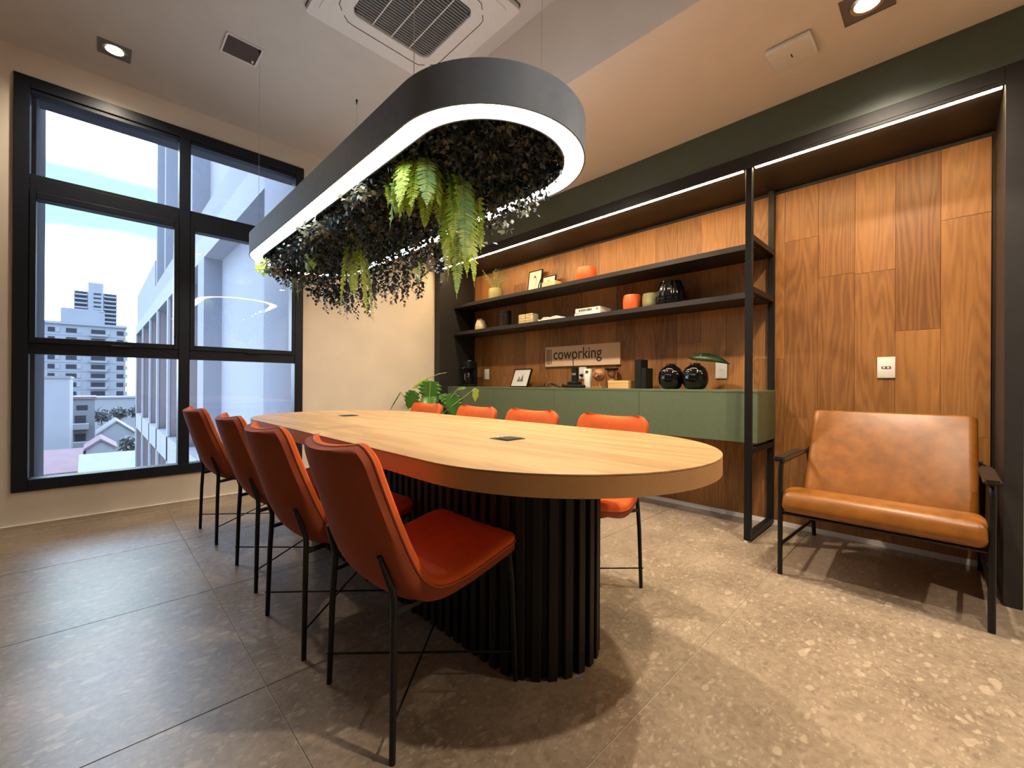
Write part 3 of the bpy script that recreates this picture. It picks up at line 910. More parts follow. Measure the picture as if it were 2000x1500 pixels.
# potted sprig plant in an olive pot
t = pot('potted_plant', 'olive pot with wispy dried foliage on the upper shelf', (3.235, 3.575, U), 0.082, 0.135, M['olive_pot'], cat='plant')
rs = random.Random(5)
vs, fs = [], []
stm = bmesh.new()
for k in range(26):
    a = rs.uniform(0, 2*PI); sp = rs.uniform(0.04, 0.17); hh = rs.uniform(0.10, 0.24)
    p0 = Vector((0.02*math.cos(a), 0.02*math.sin(a), 0.12)); p2 = Vector((min(0.13, sp*math.cos(a)), sp*math.sin(a)*1.15, 0.12 + hh))
    pm = (p0 + p2)/2 + Vector((0, 0, 0.03))
    bm_tube(stm, [p0, pm, p2], 0.0013, 4)
    for q in range(9):
        u = 0.35 + 0.65*q/8
        c = p0*(1-u)**2 + pm*2*u*(1-u) + p2*u*u + Vector((rs.uniform(-.012,.012), rs.uniform(-.012,.012), rs.uniform(-.01,.01)))
        d = Vector((rs.uniform(-1,1), rs.uniform(-1,1), rs.uniform(-.4,1))).normalized()*rs.uniform(0.012,0.022)
        s = d.cross(Vector((rs.uniform(-1,1), rs.uniform(-1,1), 0.5))).normalized()*0.006
        i = len(vs); vs += [c - d*0.5, c + s, c + d*0.5, c - s]; fs.append((i, i+1, i+2, i+3))
bm_obj('stems', stm, M['stem'], t)
lf = mesh_obj('foliage', vs, fs, M['grassy'], t); lf['kind'] = 'stuff'

# ================================================================== LOWER SHELF (z 1.590)
t = thing('cream_jug', 'cream ribbed jug with dark handle at the far end of the lower shelf', 'jug', (3.20, 3.79, Lw))
lathe('body', [(0.001,0),(0.062,0),(0.070,0.02),(0.068,0.06),(0.054,0.10),(0.044,0.122),(0.040,0.122),(0.001,0.11)], M['cream'], t, 40, ribs=20, rib_amp=0.012)
lathe('lid', [(0.047,0.122),(0.049,0.132),(0.030,0.140),(0.001,0.141)], M['steel'], t, 28)
tube('handle', [(-0.01,-0.042,0.128),(-0.012,-0.080,0.132),(-0.012,-0.112,0.098),(-0.012,-0.125,0.070)], 0.008, M['black_matt'], t, 8)
t = thing('dark_canister', 'dark brown wooden canister on the lower shelf', 'canister', (3.24, 3.42, Lw))
lathe('body', [(0.001,0),(0.066,0),(0.068,0.01),(0.068,0.165),(0.060,0.172)], M['armwood'], t, 28)
lathe('lid', [(0.066,0.172),(0.066,0.190),(0.030,0.196),(0.001,0.196)], M['armwood'], t, 28)
for k, (yy, lab) in enumerate(((3.085, 'cream woven block at the window end of the pair'), (2.985, 'cream woven block beside the stack of white trays'))):
    t = thing('cream_block', lab, 'ornament', (3.205, yy, Lw), group='pair of cream blocks on the lower shelf')
    box('body', (-0.05, -0.047, 0.0), (0.05, 0.047, 0.105), M['cream'], t, 0.008, 2)
    for q in range(4):
        box('band', (-0.052, -0.046, 0.014 + q*0.024), (-0.0495, 0.046, 0.017 + q*0.024), M['ochre'], t)
# open magazines
for k, (yy, lab) in enumerate(((2.655, 'open white magazine lying on the lower shelf'), )):
    t = thing('open_magazine', lab, 'magazine', (3.20, yy, Lw))
    for sgn in (-1, 1):
        vs, fs = [], []
        n = 10
        for i in range(n+1):
            u = i/n
            yv = sgn*u*0.150; zt = 0.012 + 0.026*math.sin(PI*min(1, u*1.25))*(1-u*0.5) + 0.004*math.sin(u*14)
            for xq in (-0.10, 0.10): vs.append((xq, yv, zt))
            for xq in (-0.10, 0.10): vs.append((xq, yv, 0.002))
        for i in range(n):
            a, b = i*4, (i+1)*4
            fs += [(a, a+1, b+1, b), (a+2, b+2, b+3, a+3), (a, b, b+2, a+2), (a+1, a+3, b+3, b+1)]
        fs += [(0,2,3,1), (n*4, n*4+1, n*4+3, n*4+2)]
        mesh_obj('pages', vs, fs, M['paper'], t)
# two white books, spines to the room
for k, (z0, h, w, lab) in enumerate(((0.0, 0.022, 0.275, 'thin white book at the bottom of the flat pair'), (0.022, 0.040, 0.255, 'thick white book with dark spine print lying on top'))):
    t = thing('white_book', lab, 'book', (3.20, 2.225, Lw + z0), 0.05*k, group='white books lying on the lower shelf')
    hw = w/2
    box('cover', (-0.095, -hw, 0.0), (0.095, hw, 0.004), M['white'], t)
    box('cover', (-0.095, -hw, h - 0.004), (0.095, hw, h - 0.0005), M['white'], t)
    box('spine', (-0.098, -hw, 0.0), (-0.094, hw, h - 0.0005), M['white'], t)
    box('pages', (-0.093, -hw + 0.004, 0.004), (0.090, hw - 0.004, h - 0.004), M['paper'], t)
    if k:
        for q, yq in enumerate((-0.095, -0.035, -0.018, -0.002, 0.016, 0.034, 0.052, 0.066, 0.084)):
            box('spine_print', (-0.0988, yq - 0.006, 0.010), (-0.0978, yq + 0.004 + 0.002*(q % 3), 0.030), M['print'], t)
t = thing('ribbed_vase', 'large glossy black ribbed vase on the lower shelf', 'vase', (3.225, 1.520, Lw))
lathe('body', [(0.001,0),(0.092,0),(0.104,0.012),(0.112,0.050),(0.108,0.090),(0.094,0.140),(0.078,0.178),(0.074,0.192),(0.064,0.192),(0.060,0.17),(0.001,0.16)], M['black_gloss'], t, 112, ribs=14, rib_amp=0.042)

# ================================================================== ON THE CABINETS (z 0.941)
t = thing('coffee_maker', 'black drip coffee maker at the dark end panel', 'coffee maker', (3.20, 3.995, C))
t.scale = (0.85, 0.78, 1.0)
box('base', (-0.085, -0.085, 0.0), (0.085, 0.085, 0.030), M['black_matt'], t, 0.008, 2)
box('column', (0.030, -0.080, 0.030), (0.085, 0.080, 0.215), M['black_matt'], t, 0.008, 2)
box('brew_head', (-0.085, -0.085, 0.205), (0.085, 0.085, 0.300), M['black_matt'], t, 0.018, 3)
lathe('carafe', [(0.001,0.0),(0.055,0.0),(0.066,0.03),(0.066,0.08),(0.045,0.130),(0.050,0.140)], M['black_gloss'], t, 28, loc=(-0.020, 0, 0.032))
tube('carafe_handle', [(-0.07,-0.03,0.155),(-0.115,-0.045,0.145),(-0.115,-0.045,0.085),(-0.075,-0.03,0.070)], 0.006, M['steel'], t, 8)
tube('filter_handle', [(-0.085,0.0,0.225),(-0.125,0.0,0.215)], 0.007, M['steel'], t, 8)
lathe('lid_knob', [(0.030,0.300),(0.030,0.312),(0.001,0.315)], M['steel'], t, 20)

picture('picture_frame', 'tilted white picture of dark mountain peaks on the green cabinet', (3.230, 3.195, C), 0.285, 0.205, 0.34,
        [('peak', [(-0.18,0.30),(0.06,0.30),(-0.02,0.46),(-0.08,0.72)], M['printgrey']), ('peak', [(0.02,0.30),(0.20,0.30),(0.09,0.62)], M['printgrey'])], yaw=-0.12, depth=0.020)

# cordless telephone on its base with aerial, tangle of cable
t = thing('radio_handset', 'black radio handset with aerial standing in its base', 'radio', (3.17, 2.405, C))
box('base', (-0.075, -0.120, 0.0), (0.075, 0.095, 0.030), M['black_matt'], t, 0.012, 2)
box('cradle', (-0.045, -0.050, 0.028), (0.045, 0.060, 0.060), M['black_matt'], t, 0.012, 2)
bm = bmesh.new(); bm_box(bm, (-0.016, -0.034, 0.050), (0.016, 0.034, 0.190))
bmesh.ops.bevel(bm, geom=bm.edges[:], offset=0.008, segments=2, affect='EDGES')
bm_obj('handset', bm, M['black_matt'], t, smooth=True)
box('display', (-0.0175, -0.022, 0.118), (-0.0158, 0.022, 0.136), M['grille'], t)
tube('aerial', [(0.0, 0.020, 0.185), (0.0, 0.024, 0.335)], [0.004, 0.0025], M['black_matt'], t, 8)
pts = []
rc = random.Random(11)
for k in range(60):
    u = k/59
    pts.append((3.14 + 0.045*math.sin(u*27), 2.545 + u*0.30 + 0.030*math.cos(u*34), C + 0.005 + 0.035*(0.5 + 0.5*math.sin(u*41))*(1 if 0.05 < u < 0.7 else 0.1)))
cab_ = tube('cable', pts, 0.0035, M['black_matt'], None, 6)
tag(cab_, 'tangled black cable lying behind the handset base', 'cable')
# white upright adapter
t = thing('white_device', 'white upright plastic device with small dark display', 'device', (3.19, 2.272, C))
box('body', (-0.020, -0.030, 0.0), (0.020, 0.030, 0.172), M['white'], t, 0.005, 2)
box('display', (-0.0212, -0.016, 0.132), (-0.0195, 0.016, 0.158), M['print'], t)
box('base_line', (-0.0208, -0.029, 0.008), (-0.0198, 0.029, 0.011), M['print'], t)
# carved wooden figure
t = thing('carved_ornament', 'carved wooden bowl-headed ornament on a thin stem', 'ornament', (3.20, 2.158, C))
box('base', (-0.045, -0.052, 0.0), (0.045, 0.052, 0.016), M['deco'], t, 0.002, 1)
tube('stem', [(0, 0, 0.016), (0, 0, 0.062)], 0.006, M['pine'], t, 8)
lathe('bowl', [(0.001,0.0),(0.030,0.006),(0.052,0.030),(0.060,0.062),(0.050,0.092),(0.028,0.108),(0.001,0.112)], M['deco'], t, 28, loc=(0, 0, 0.060))
for k, (py, pz) in enumerate(((-0.030, 0.122), (0.0, 0.140), (0.026, 0.118), (-0.006, 0.108))):
    bm = bmesh.new(); bm_box(bm, (-0.062, py - 0.018, pz - 0.010), (-0.040, py + 0.018, pz + 0.010))
    bmesh.ops.rotate(bm, verts=bm.verts[:], cent=(-0.05, py, pz), matrix=Matrix.Rotation(0.7*k + 0.3, 3, 'X'))
    bmesh.ops.bevel(bm, geom=bm.edges[:], offset=0.004, segments=1, affect='EDGES')
    bm_obj('carving', bm, M['deco'], t)
# sand-timer like stand
t = thing('column_ornament', 'dark topped wooden ornament with slim upright columns', 'ornament', (3.32, 2.110, C))
lathe('foot', [(0.001,0),(0.062,0),(0.062,0.012),(0.050,0.018)], M['black_matt'], t, 24)
lathe('cap', [(0.050,0.162),(0.062,0.168),(0.062,0.180),(0.001,0.180)], M['black_matt'], t, 24)
for k in range(3):
    a = 2*PI*k/3 + 0.5
    tube('column', [(0.048*math.cos(a), 0.048*math.sin(a), 0.014), (0.048*math.cos(a), 0.048*math.sin(a), 0.166)], 0.0055, M['deco'], t, 8)
lathe('bulb', [(0.034,0.018),(0.038,0.045),(0.026,0.075),(0.006,0.090),(0.026,0.105),(0.038,0.135),(0.034,0.162)], M['deco'], t, 24)
# pine box
t = thing('pine_box', 'small pale pine box on the green cabinet', 'box', (3.175, 1.928, C))
box('body', (-0.045, -0.098, 0.0), (0.045, 0.098, 0.044), M['pine'], t, 0.001, 1, smooth=False)
box('lid', (-0.046, -0.099, 0.046), (0.046, 0.099, 0.066), M['pine'], t, 0.001, 1, smooth=False)
# black books standing
for k, (yy, w, h, lab) in enumerate(((1.752, 0.056, 0.236, 'tall thick black book standing on the cabinet'), (1.700, 0.040, 0.165, 'shorter black book leaning beside the tall one'))):
    t = thing('black_book', lab, 'book', (3.20, yy, C), group='black books on the cabinet')
    box('cover', (-0.055, -w/2, 0), (0.055, -w/2 + 0.004, h), M['black_matt'], t)
    box('cover', (-0.055, w/2 - 0.004, 0), (0.055, w/2, h), M['black_matt'], t)
    box('spine', (-0.059, -w/2, 0), (-0.054, w/2, h), M['black_matt'], t)
    box('pages', (-0.053, -w/2 + 0.004, 0.003), (0.051, w/2 - 0.004, h - 0.004), M['armwood'], t)
# two round glossy vases
vp = [(0.001,0),(0.052,0),(0.070,0.012),(0.088,0.045),(0.093,0.085),(0.088,0.125),(0.068,0.160),(0.042,0.178),(0.034,0.184),(0.034,0.194),(0.026,0.194),(0.024,0.175),(0.001,0.165)]
lathe_v = []
for yy, lab in ((1.500, 'glossy black round vase without a leaf'), (1.313, 'glossy black round vase holding a single leaf')):
    t = thing('round_vase', lab, 'vase', (3.20, yy, C), group='black round vases on the cabinet')
    lathe('body', vp, M['black_gloss'], t, 60, ribs=12, rib_amp=0.012)
# the leaf in the second vase
t = thing('cut_leaf', 'single dark green leaf in the black round vase', 'leaf', (3.20, 1.313, C + 0.190))
tube('stalk', [(0, 0, -0.05), (0.0, -0.010, 0.03), (0.0, -0.045, 0.068)], 0.003, M['stem'], t, 6)
vs, fs = [], []
n = 14
for i in range(n+1):
    u = i/n
    yv = 0.052 - u*0.29; zv = 0.052 + 0.012*math.sin(PI*u*0.9) - 0.058*u*u
    w = 0.058*math.sin(PI*min(1, u*1.02))**0.7*(1-0.35*u) + 0.001
    for s in (-1, 0, 1): vs.append((s*w*0.55 + abs(s)*0.010, yv, zv + s*w*0.62 - abs(s)*0.006))
for i in range(n):
    a = i*3
    for s in (0, 1): fs.append((a+s, a+s+1, a+s+4, a+s+3))
lo = mesh_obj('blade', vs, fs, M['dark_leaf'], t, smooth=True)
so_ = lo.modifiers.new('thick', 'SOLIDIFY'); so_.thickness = 0.0015

# ================================================================== ON THE OAK WALL
sg = thing('wooden_sign', 'pale wooden sign reading coworking on the oak wall', 'sign', (WX - 0.004, 2.513, 1.156))
box('board', (-0.018, -0.447, 0.0), (0.003, 0.447, 0.203), M['sign'], sg, 0.001, 1, smooth=False)
for k, yk in enumerate((0.424, 0.406, 0.388, 0.366)):
    box('stripe', (-0.0192, yk - 0.0042, 0.022), (-0.0180, yk + 0.0042, 0.180), M['print'], sg)
fc = bpy.data.curves.new('coworking', 'FONT')
fc.body = 'coworking'; fc.size = 0.158; fc.extrude = 0.0008; fc.offset = 0.0008
fo = bpy.data.objects.new('tmp_text', fc); COL.objects.link(fo)
bpy.context.view_layer.update()
me = bpy.data.meshes.new_from_object(fo.evaluated_get(bpy.context.evaluated_depsgraph_get()))
bpy.data.objects.remove(fo); bpy.data.curves.remove(fc)
xs_ = [v.co.x for v in me.vertices]; wtx = max(xs_) - min(xs_)
kx = 0.585/wtx
for v in me.vertices:
    x, yv, z = v.co
    v.co = (-0.0188 - z, 0.332 - (x - min(xs_))*kx, 0.072 + yv)
me.flip_normals()
me.materials.clear(); me.materials.append(M['print'])
lt = bpy.data.objects.new('lettering', me); COL.objects.link(lt); lt.parent = sg

def plate(label, y, z, w, h, kind):
    t = thing('wall_plate', label, 'wall socket', (WX - 0.0015, y, z - h/2), group='wall plates on the oak wall')
    box('cover', (-0.008, -w/2, 0), (0.001, w/2, h), M['white'], t, 0.002, 2)
    if kind == 'socket':
        lathe('socket', [(0.001,-0.001),(0.017,-0.001),(0.017,0.002),(0.001,0.002)], M['paper'], t, 20, loc=(0,0,0))
        s = t.children[-1]; s.rotation_euler = (0, -PI/2, 0); s.location = (-0.0085, 0, h/2)
        for q in (-0.008, 0.0, 0.008):
            box('hole', (-0.0112, q - 0.0018, h/2 - 0.0018), (-0.0104, q + 0.0018, h/2 + 0.0018), M['print'], t)
    else:
        box('module', (-0.0095, -0.021, h/2 - 0.008), (-0.0078, 0.021, h/2 + 0.006), M['screen'], t)
        for q in (-0.009, 0.010):
            box('key', (-0.0108, q - 0.006, h/2 - 0.005), (-0.0094, q + 0.006, h/2 + 0.003), M['white'], t)
    return t
plate('white switch plate with dark red display above the armchair', 0.255, 1.085, 0.082, 0.126, 'switch')
plate('white wall socket beside the black round vases', 1.200, 1.086, 0.084, 0.124, 'socket')
plate('white wall socket under the wooden sign', 2.488, 1.086, 0.084, 0.120, 'socket')
plate('white wall socket beside the coffee maker', 3.915, 1.091, 0.082, 0.126, 'socket')
t = thing('plug', 'black plug and lead in the socket under the sign', 'plug', (3.385, 2.488, 1.062))
lathe('body', [(0.001,0),(0.013,0),(0.015,0.012),(0.010,0.030),(0.001,0.032)], M['black_matt'], t, 16)
t.children[0].rotation_euler = (0, -PI/2, 0); t.children[0].location = (0.010, 0, 0)
tube('lead', [(-0.020, 0, 0), (-0.045, 0.015, -0.005), (-0.060, 0.035, -0.050), (-0.070, 0.030, -0.100), (-0.10, 0.02, -0.112)], 0.003, M['black_matt'], t, 6)

# ================================================================== CEILING THINGS
def downlight(label, x, y, z, s=0.165, watts=W_SPOT, tilt=0.0, seen=True):
    t = thing('downlight', label, 'downlight', (x, y, z), group='square recessed downlights')
    h = s/2
    # shallow can set just under the ceiling skin
    ring_prism('trim_ring', [(-h,-h),(h,-h),(h,h),(-h,h)], [(-h+0.004,-h+0.004),(h-0.004,-h+0.004),(h-0.004,h-0.004),(-h+0.004,h-0.004)], -0.004, -0.0005, M['can'], t)
    box('plate', (-h+0.004, -h+0.004, -0.0022), (h-0.004, h-0.004, -0.0005), M['can'], t)
    lathe('reflector', [(0.062,-0.0022),(0.060,-0.006),(0.050,-0.0035)], M['steel'], t, 28)
    lathe('bulb', [(0.001,-0.0075),(0.030,-0.0065),(0.048,-0.0030)], M['bulb'], t, 28)
    ld = bpy.data.lights.new('spot_beam', 'SPOT')
    ld.energy = watts; ld.color = (1.0, 0.84, 0.64)
    ld.spot_size = math.radians(150); ld.spot_blend = 1.0; ld.shadow_soft_size = 0.035
    lo = bpy.data.objects.new('spot_beam', ld); COL.objects.link(lo)
    lo.parent = t; lo.location = (0, 0, -0.02)
    return t
downlight('square downlight in the grey ceiling above the window', 0.082, 3.870, CZ, watts=W_SPOT*0.55)
downlight('square downlight in the beige soffit at the right edge', 2.395, 0.248, SZ, 0.178)
# unseen repeats of the fitting, added to match the room's light
downlight('square downlight in the soffit hidden behind the near end of the pendant ring', 2.150, 1.90, SZ, 0.178, watts=W_SPOT*1.25)
downlight('square downlight in the soffit hidden behind the far foliage', 2.150, 3.40, SZ, 0.178, watts=W_SPOT*0.40)
downlight('unseen square downlight in the soffit behind the camera', 2.395, -1.60, SZ, 0.178)
downlight('unseen square downlight in the grey ceiling behind the camera', 1.25, -0.40, CZ, watts=W_SPOT*1.2)

t = thing('ceiling_hatch', 'brown square hatch in a thin white frame on the grey ceiling', 'hatch', (0.682, 3.262, CZ))
h = 0.104
ring_prism('frame', [(-h,-h),(h,-h),(h,h),(-h,h)], [(-h+0.010,-h+0.010),(h-0.010,-h+0.010),(h-0.010,h-0.010),(-h+0.010,h-0.010)], -0.010, -0.0005, M['ac'], t)
box('panel', (-h+0.010, -h+0.010, -0.006), (h-0.010, h-0.010, -0.0008), M['brown'], t)
box('clip', (0.070, 0.055, -0.014), (0.082, 0.072, -0.006), M['white'], t)

t = thing('wireless_box', 'white wireless access box under the beige soffit', 'access point', (2.464, 0.544, SZ - 0.030))
box('housing', (-0.094, -0.094, 0.0), (0.094, 0.094, 0.026), M['white'], t, 0.010, 3)
box('mount', (-0.060, -0.060, 0.026), (0.060, 0.060, 0.0295), M['grille'], t)
box('mark', (-0.014, -0.003, -0.0006), (0.014, 0.003, 0.0004), M['print'], t)

# four-way cassette air conditioner
AXC, AYC, AH = 1.310, 2.182, 0.444
ac = thing('ceiling_air_conditioner', 'white square cassette air conditioner with dark grille in the ceiling', 'air conditioner', (AXC, AYC, CZ - 0.040))
def rrect(hx, hy, r, n=6):
    p = []
    for cx, cy, a0 in ((hx-r, hy-r, 0), (-hx+r, hy-r, PI/2), (-hx+r, -hy+r, PI), (hx-r, -hy+r, 1.5*PI)):
        for k in range(n+1):
            a = a0 + PI/2*k/n
            p.append((cx + r*math.cos(a), cy + r*math.sin(a)))
    return p
ring_prism('panel', rrect(AH, AH, 0.02), rrect(0.255, 0.255, 0.05), 0.006, 0.0395, M['ac'], ac)
ring_prism('face_step', rrect(AH - 0.045, AH - 0.045, 0.05), rrect(0.257, 0.257, 0.05), 0.0, 0.006, M['ac'], ac)
ring_prism('shade_line', rrect(AH + 0.005, AH + 0.005, 0.022), rrect(AH - 0.02, AH - 0.02, 0.02), 0.0375, 0.0397, M['acdark'], ac)  # dark ring stands in for the shade line around the panel
prism('filter', rrect(0.254, 0.254, 0.05), 0.022, 0.026, M['acdark'], ac)
for k in range(26):
    yk = -0.240 + k*0.0192
    hx = 0.252 if abs(yk) < 0.21 else 0.235
    box('louvre', (-hx, yk - 0.0042, 0.004), (hx, yk + 0.0042, 0.010), M['grille'], ac)
for xk in (-0.125, 0.0, 0.125):
    box('grille_bar', (xk - 0.003, -0.25, 0.002), (xk + 0.003, 0.25, 0.004), M['ac'], ac)
for a in range(4):
    bm = bmesh.new()
    R = Matrix.Rotation(a*PI/2, 4, 'Z')
    pts = [(-0.275, 0.300, -0.0008), (-0.245, 0.327, -0.0008), (-0.21, 0.332, -0.0008), (0.21, 0.332, -0.0008), (0.245, 0.327, -0.0008), (0.275, 0.300, -0.0008)]
    bm_tube(bm, [R @ Vector(p) for p in pts], 0.0022, 6)
    bm_obj('vane_gap', bm, M['acdark'], ac, smooth=True)

# ================================================================== PENDANT LAMP
LX, LY0, LY1, LR, LZ, LH = 1.106, 1.270, 3.210, 0.378, 1.832, 0.140
pen = thing('pendant_lamp', 'oval ring pendant lamp with glowing underside over the table', 'pendant lamp', (LX, 2.24, LZ))
def pl(R): return [(x - LX, y - 2.24) for x, y in stadium(LX, LY0, LY1, R, 40)]
ring_prism('outer_band', pl(LR), pl(LR - 0.006), 0.0, LH, M['ring_body'], pen)
ring_prism('top_cover', pl(LR - 0.006), pl(LR - 0.078), LH - 0.004, LH, M['ring_body'], pen)
ring_prism('inner_band', pl(LR - 0.078), pl(LR - 0.084), 0.0, LH, M['ring_body'], pen)
ring_prism('added_uplight', pl(LR - 0.020), pl(LR - 0.066), LH, LH + 0.002, M['up_fill'], pen)  # invented glowing strip on the ring top, lifts the ceiling and upper walls
ring_prism('diffuser', pl(LR - 0.006), pl(LR - 0.078), 0.003, 0.008, M['ring_light'], pen)
prism('planter_tray', pl(LR - 0.084), 0.112, 0.122, M['ring_body'], pen)
for (x, y) in ((0.766, 1.265), (1.440, 1.290), (0.766, 3.180), (1.440, 3.300)):
    px, py = x - LX, min(y, 3.21) - 2.24
    tube('cable', [(px, py, LH), (px, py, CZ - LZ - 0.02)], 0.0012, M['steel'], pen, 6)
    lathe('gripper', [(0.004, LH), (0.004, LH + 0.03), (0.0015, LH + 0.034)], M['steel'], pen, 10, loc=(px, py, 0))
    lathe('ceiling_cup', [(0.0015, CZ - LZ - 0.040), (0.009, CZ - LZ - 0.001)], M['metal'], pen, 12, loc=(px, py, 0))

# ---------------------------------------------------------------- planting in the ring
rf = random.Random(21)
def in_ring(x, y, R):
    if y < LY0: return math.hypot(x - LX, y - LY0) < R
    if y > LY1: return math.hypot(x - LX, y - LY1) < R
    return abs(x - LX) < R
def hang(x, y):
    """how low the dark planting hangs at a spot"""
    u = max(0, min(1, (y - 0.95)/1.3))
    side = 0.5 + 0.5*max(-1, min(1, (x - LX)/0.28))
    near = math.exp(-((x - 0.99)**2 + (y - 1.52)**2)/0.03)
    return 1.880 - 0.11*u - 0.16*u*side - 0.03*side + 0.05*near
def leaf(vs, fs, c, d, up, L, W, fold=0.25):
    """one pointed leaf, folded a little along its midrib"""
    s = d.cross(up)
    if s.length < 1e-4: s = Vector((1, 0, 0))
    s.normalize(); n = s.cross(d).normalized()
    i = len(vs)
    vs += [c, c + d*L*0.45 + s*W + n*W*fold, c + d*L, c + d*L*0.45 - s*W + n*W*fold, c + d*L*0.5]
    fs += [(i, i+1, i+4), (i+1, i+2, i+4), (i, i+4, i+3), (i+4, i+2, i+3)]
vs, fs = [], []
n = 0
while n < 11000:
    x = LX + rf.uniform(-0.33, 0.33); y = rf.uniform(LY0 - 0.33, LY1 + 0.33)
    if not in_ring(x, y, 0.288): continue
    zb = hang(x, y)
    z = zb + (1.945 - zb)*rf.random()**1.5
    d = Vector((rf.gauss(0, .6), rf.gauss(0, .6), -abs(rf.gauss(.35, .5)))).normalized()
    leaf(vs, fs, Vector((x, y, z)), d, Vector((rf.uniform(-1,1), rf.uniform(-1,1), 1)).normalized(), rf.uniform(0.018, 0.042), rf.uniform(0.007, 0.013))
    n += 1
# loose trailing sprays along the shelf side
for k in range(150):
    y = rf.uniform(1.15, 3.35)
    x = LX + (0.27 + rf.uniform(-0.16, 0.03)) if rf.random() < 0.78 else LX + rf.uniform(-0.2, 0.2)
    if not in_ring(x, y, 0.30): continue
    z0 = hang(x, y) + 0.03
    ln = rf.uniform(0.04, 0.15)*(0.45 + 0.55*max(0, min(1, (y - 1.0)/1.2)))
    dx, dy = rf.gauss(0, .12), rf.gauss(0, .12)
    for q in range(int(ln/0.012) + 2):
        u = q*0.012
        c = Vector((x + dx*u, y + dy*u, z0 - u))
        a = rf.uniform(0, 2*PI)
        leaf(vs, fs, c, Vector((math.cos(a)*.7, math.sin(a)*.7, -.6)).normalized(), Vector((0, 0, 1)), rf.uniform(0.022, 0.036), rf.uniform(0.007, 0.012))
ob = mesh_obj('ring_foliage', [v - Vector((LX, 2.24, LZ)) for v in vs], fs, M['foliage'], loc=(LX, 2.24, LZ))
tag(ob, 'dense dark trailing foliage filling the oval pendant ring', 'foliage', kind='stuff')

def clump(name, label, pts, count, L, W, m, spread, droop=0.4, group=None):
    c0 = Vector(pts[0])
    vs, fs = [], []
    for k in range(count):
        p = Vector(rf.choice(pts)) + Vector((rf.gauss(0, spread), rf.gauss(0, spread), rf.gauss(0, spread*0.55)))
        d = Vector((rf.gauss(0, .7), rf.gauss(0, .7), -abs(rf.gauss(droop, .4)))).normalized()
        leaf(vs, fs, p - c0, d, Vector((rf.uniform(-1,1), rf.uniform(-1,1), 1)), L*rf.uniform(.7, 1.2), W*rf.uniform(.8, 1.2))
    o = mesh_obj(name, vs, fs, m, loc=c0)
    tag(o, label, 'plant', group)
    o['kind'] = 'stuff'
    return o
clump('silver_foliage', 'silvery small-leaved clump along the inner edge of the ring, window side', [(0.845, 2.42, 1.80), (0.850, 2.30, 1.80), (0.855, 2.52, 1.80)], 150, 0.034, 0.013, M['foliage_pale'], 0.030, group='silvery clumps in the pendant ring')
clump('silver_foliage', 'silvery clump at the far end of the ring behind the lime fern', [(0.865, 3.20, 1.76), (0.915, 3.24, 1.75)], 150, 0.034, 0.013, M['foliage_pale'], 0.035, group='silvery clumps in the pendant ring')
clump('silver_foliage', 'silvery clump beside the bright near fern in the ring', [(0.850, 1.78, 1.82), (0.848, 1.90, 1.82)], 90, 0.032, 0.012, M['foliage_pale'], 0.026, group='silvery clumps in the pendant ring')
clump('silver_foliage', 'silvery sprig hanging at the near shelf-side rim of the ring', [(1.395, 1.36, 1.78), (1.41, 1.52, 1.75), (1.405, 1.70, 1.73)], 120, 0.030, 0.011, M['foliage_pale'], 0.030, group='silvery clumps in the pendant ring')

def frond_mesh(length, arch, width, seed, pairs=26):
    """fern frond in its own space: leaves the crown outwards (+x), arches over and hangs down"""
    r = random.Random(seed)
    vs, fs = [], []
    N = pairs
    P = []
    for i in range(N + 1):
        u = i/N
        a = (0.5 + 0.2*r.random()) - (0.5 + PI/2)*min(1, u/arch)**0.7 if i < 0 else 0.4 - (0.4 + PI/2 - 0.10)*min(1, u/arch)**0.65
        P.append(a)
    pos = Vector((0, 0, 0)); pts = [pos.copy()]; dirs = []
    st = length/N
    for i in range(N):
        d = Vector((math.cos(P[i]), 0, math.sin(P[i])))
        dirs.append(d); pos = pos + d*st; pts.append(pos.copy())
    for i in range(N):
        u = i/N
        w = width*(math.sin(PI*min(1, 0.12 + u*0.92))**0.7)
        d = dirs[i]; nrm = Vector((-d.z, 0, d.x))
        p = pts[i]
        k = len(vs)
        vs += [p + Vector((0, 0.0012, 0)), p - Vector((0, 0.0012, 0)), pts[i+1] - Vector((0, 0.0012, 0)), pts[i+1] + Vector((0, 0.0012, 0))]
        fs.append((k, k+1, k+2, k+3))
        for sg in (-1, 1):
            dd = (Vector((0, sg, 0)) + d*(0.45 + 0.2*r.random()) + nrm*r.uniform(-.25, .35)).normalized()
            L = w*(0.85 + 0.3*r.random())
            sd = dd.cross(nrm).normalized()
            k = len(vs)
            b = st*0.62
            # toothed leaflet: three steps narrowing to a tip
            vs += [p, p + dd*L*0.30 + sd*b, p + dd*L*0.42 + sd*b*0.55, p + dd*L*0.66 + sd*b*0.75, p + dd*L,
                   p + dd*L*0.66 - sd*b*0.75, p + dd*L*0.42 - sd*b*0.55, p + dd*L*0.30 - sd*b]
            fs.append((k, k+1, k+2, k+6, k+7)); fs.append((k+2, k+3, k+4, k+5, k+6))
    return vs, fs

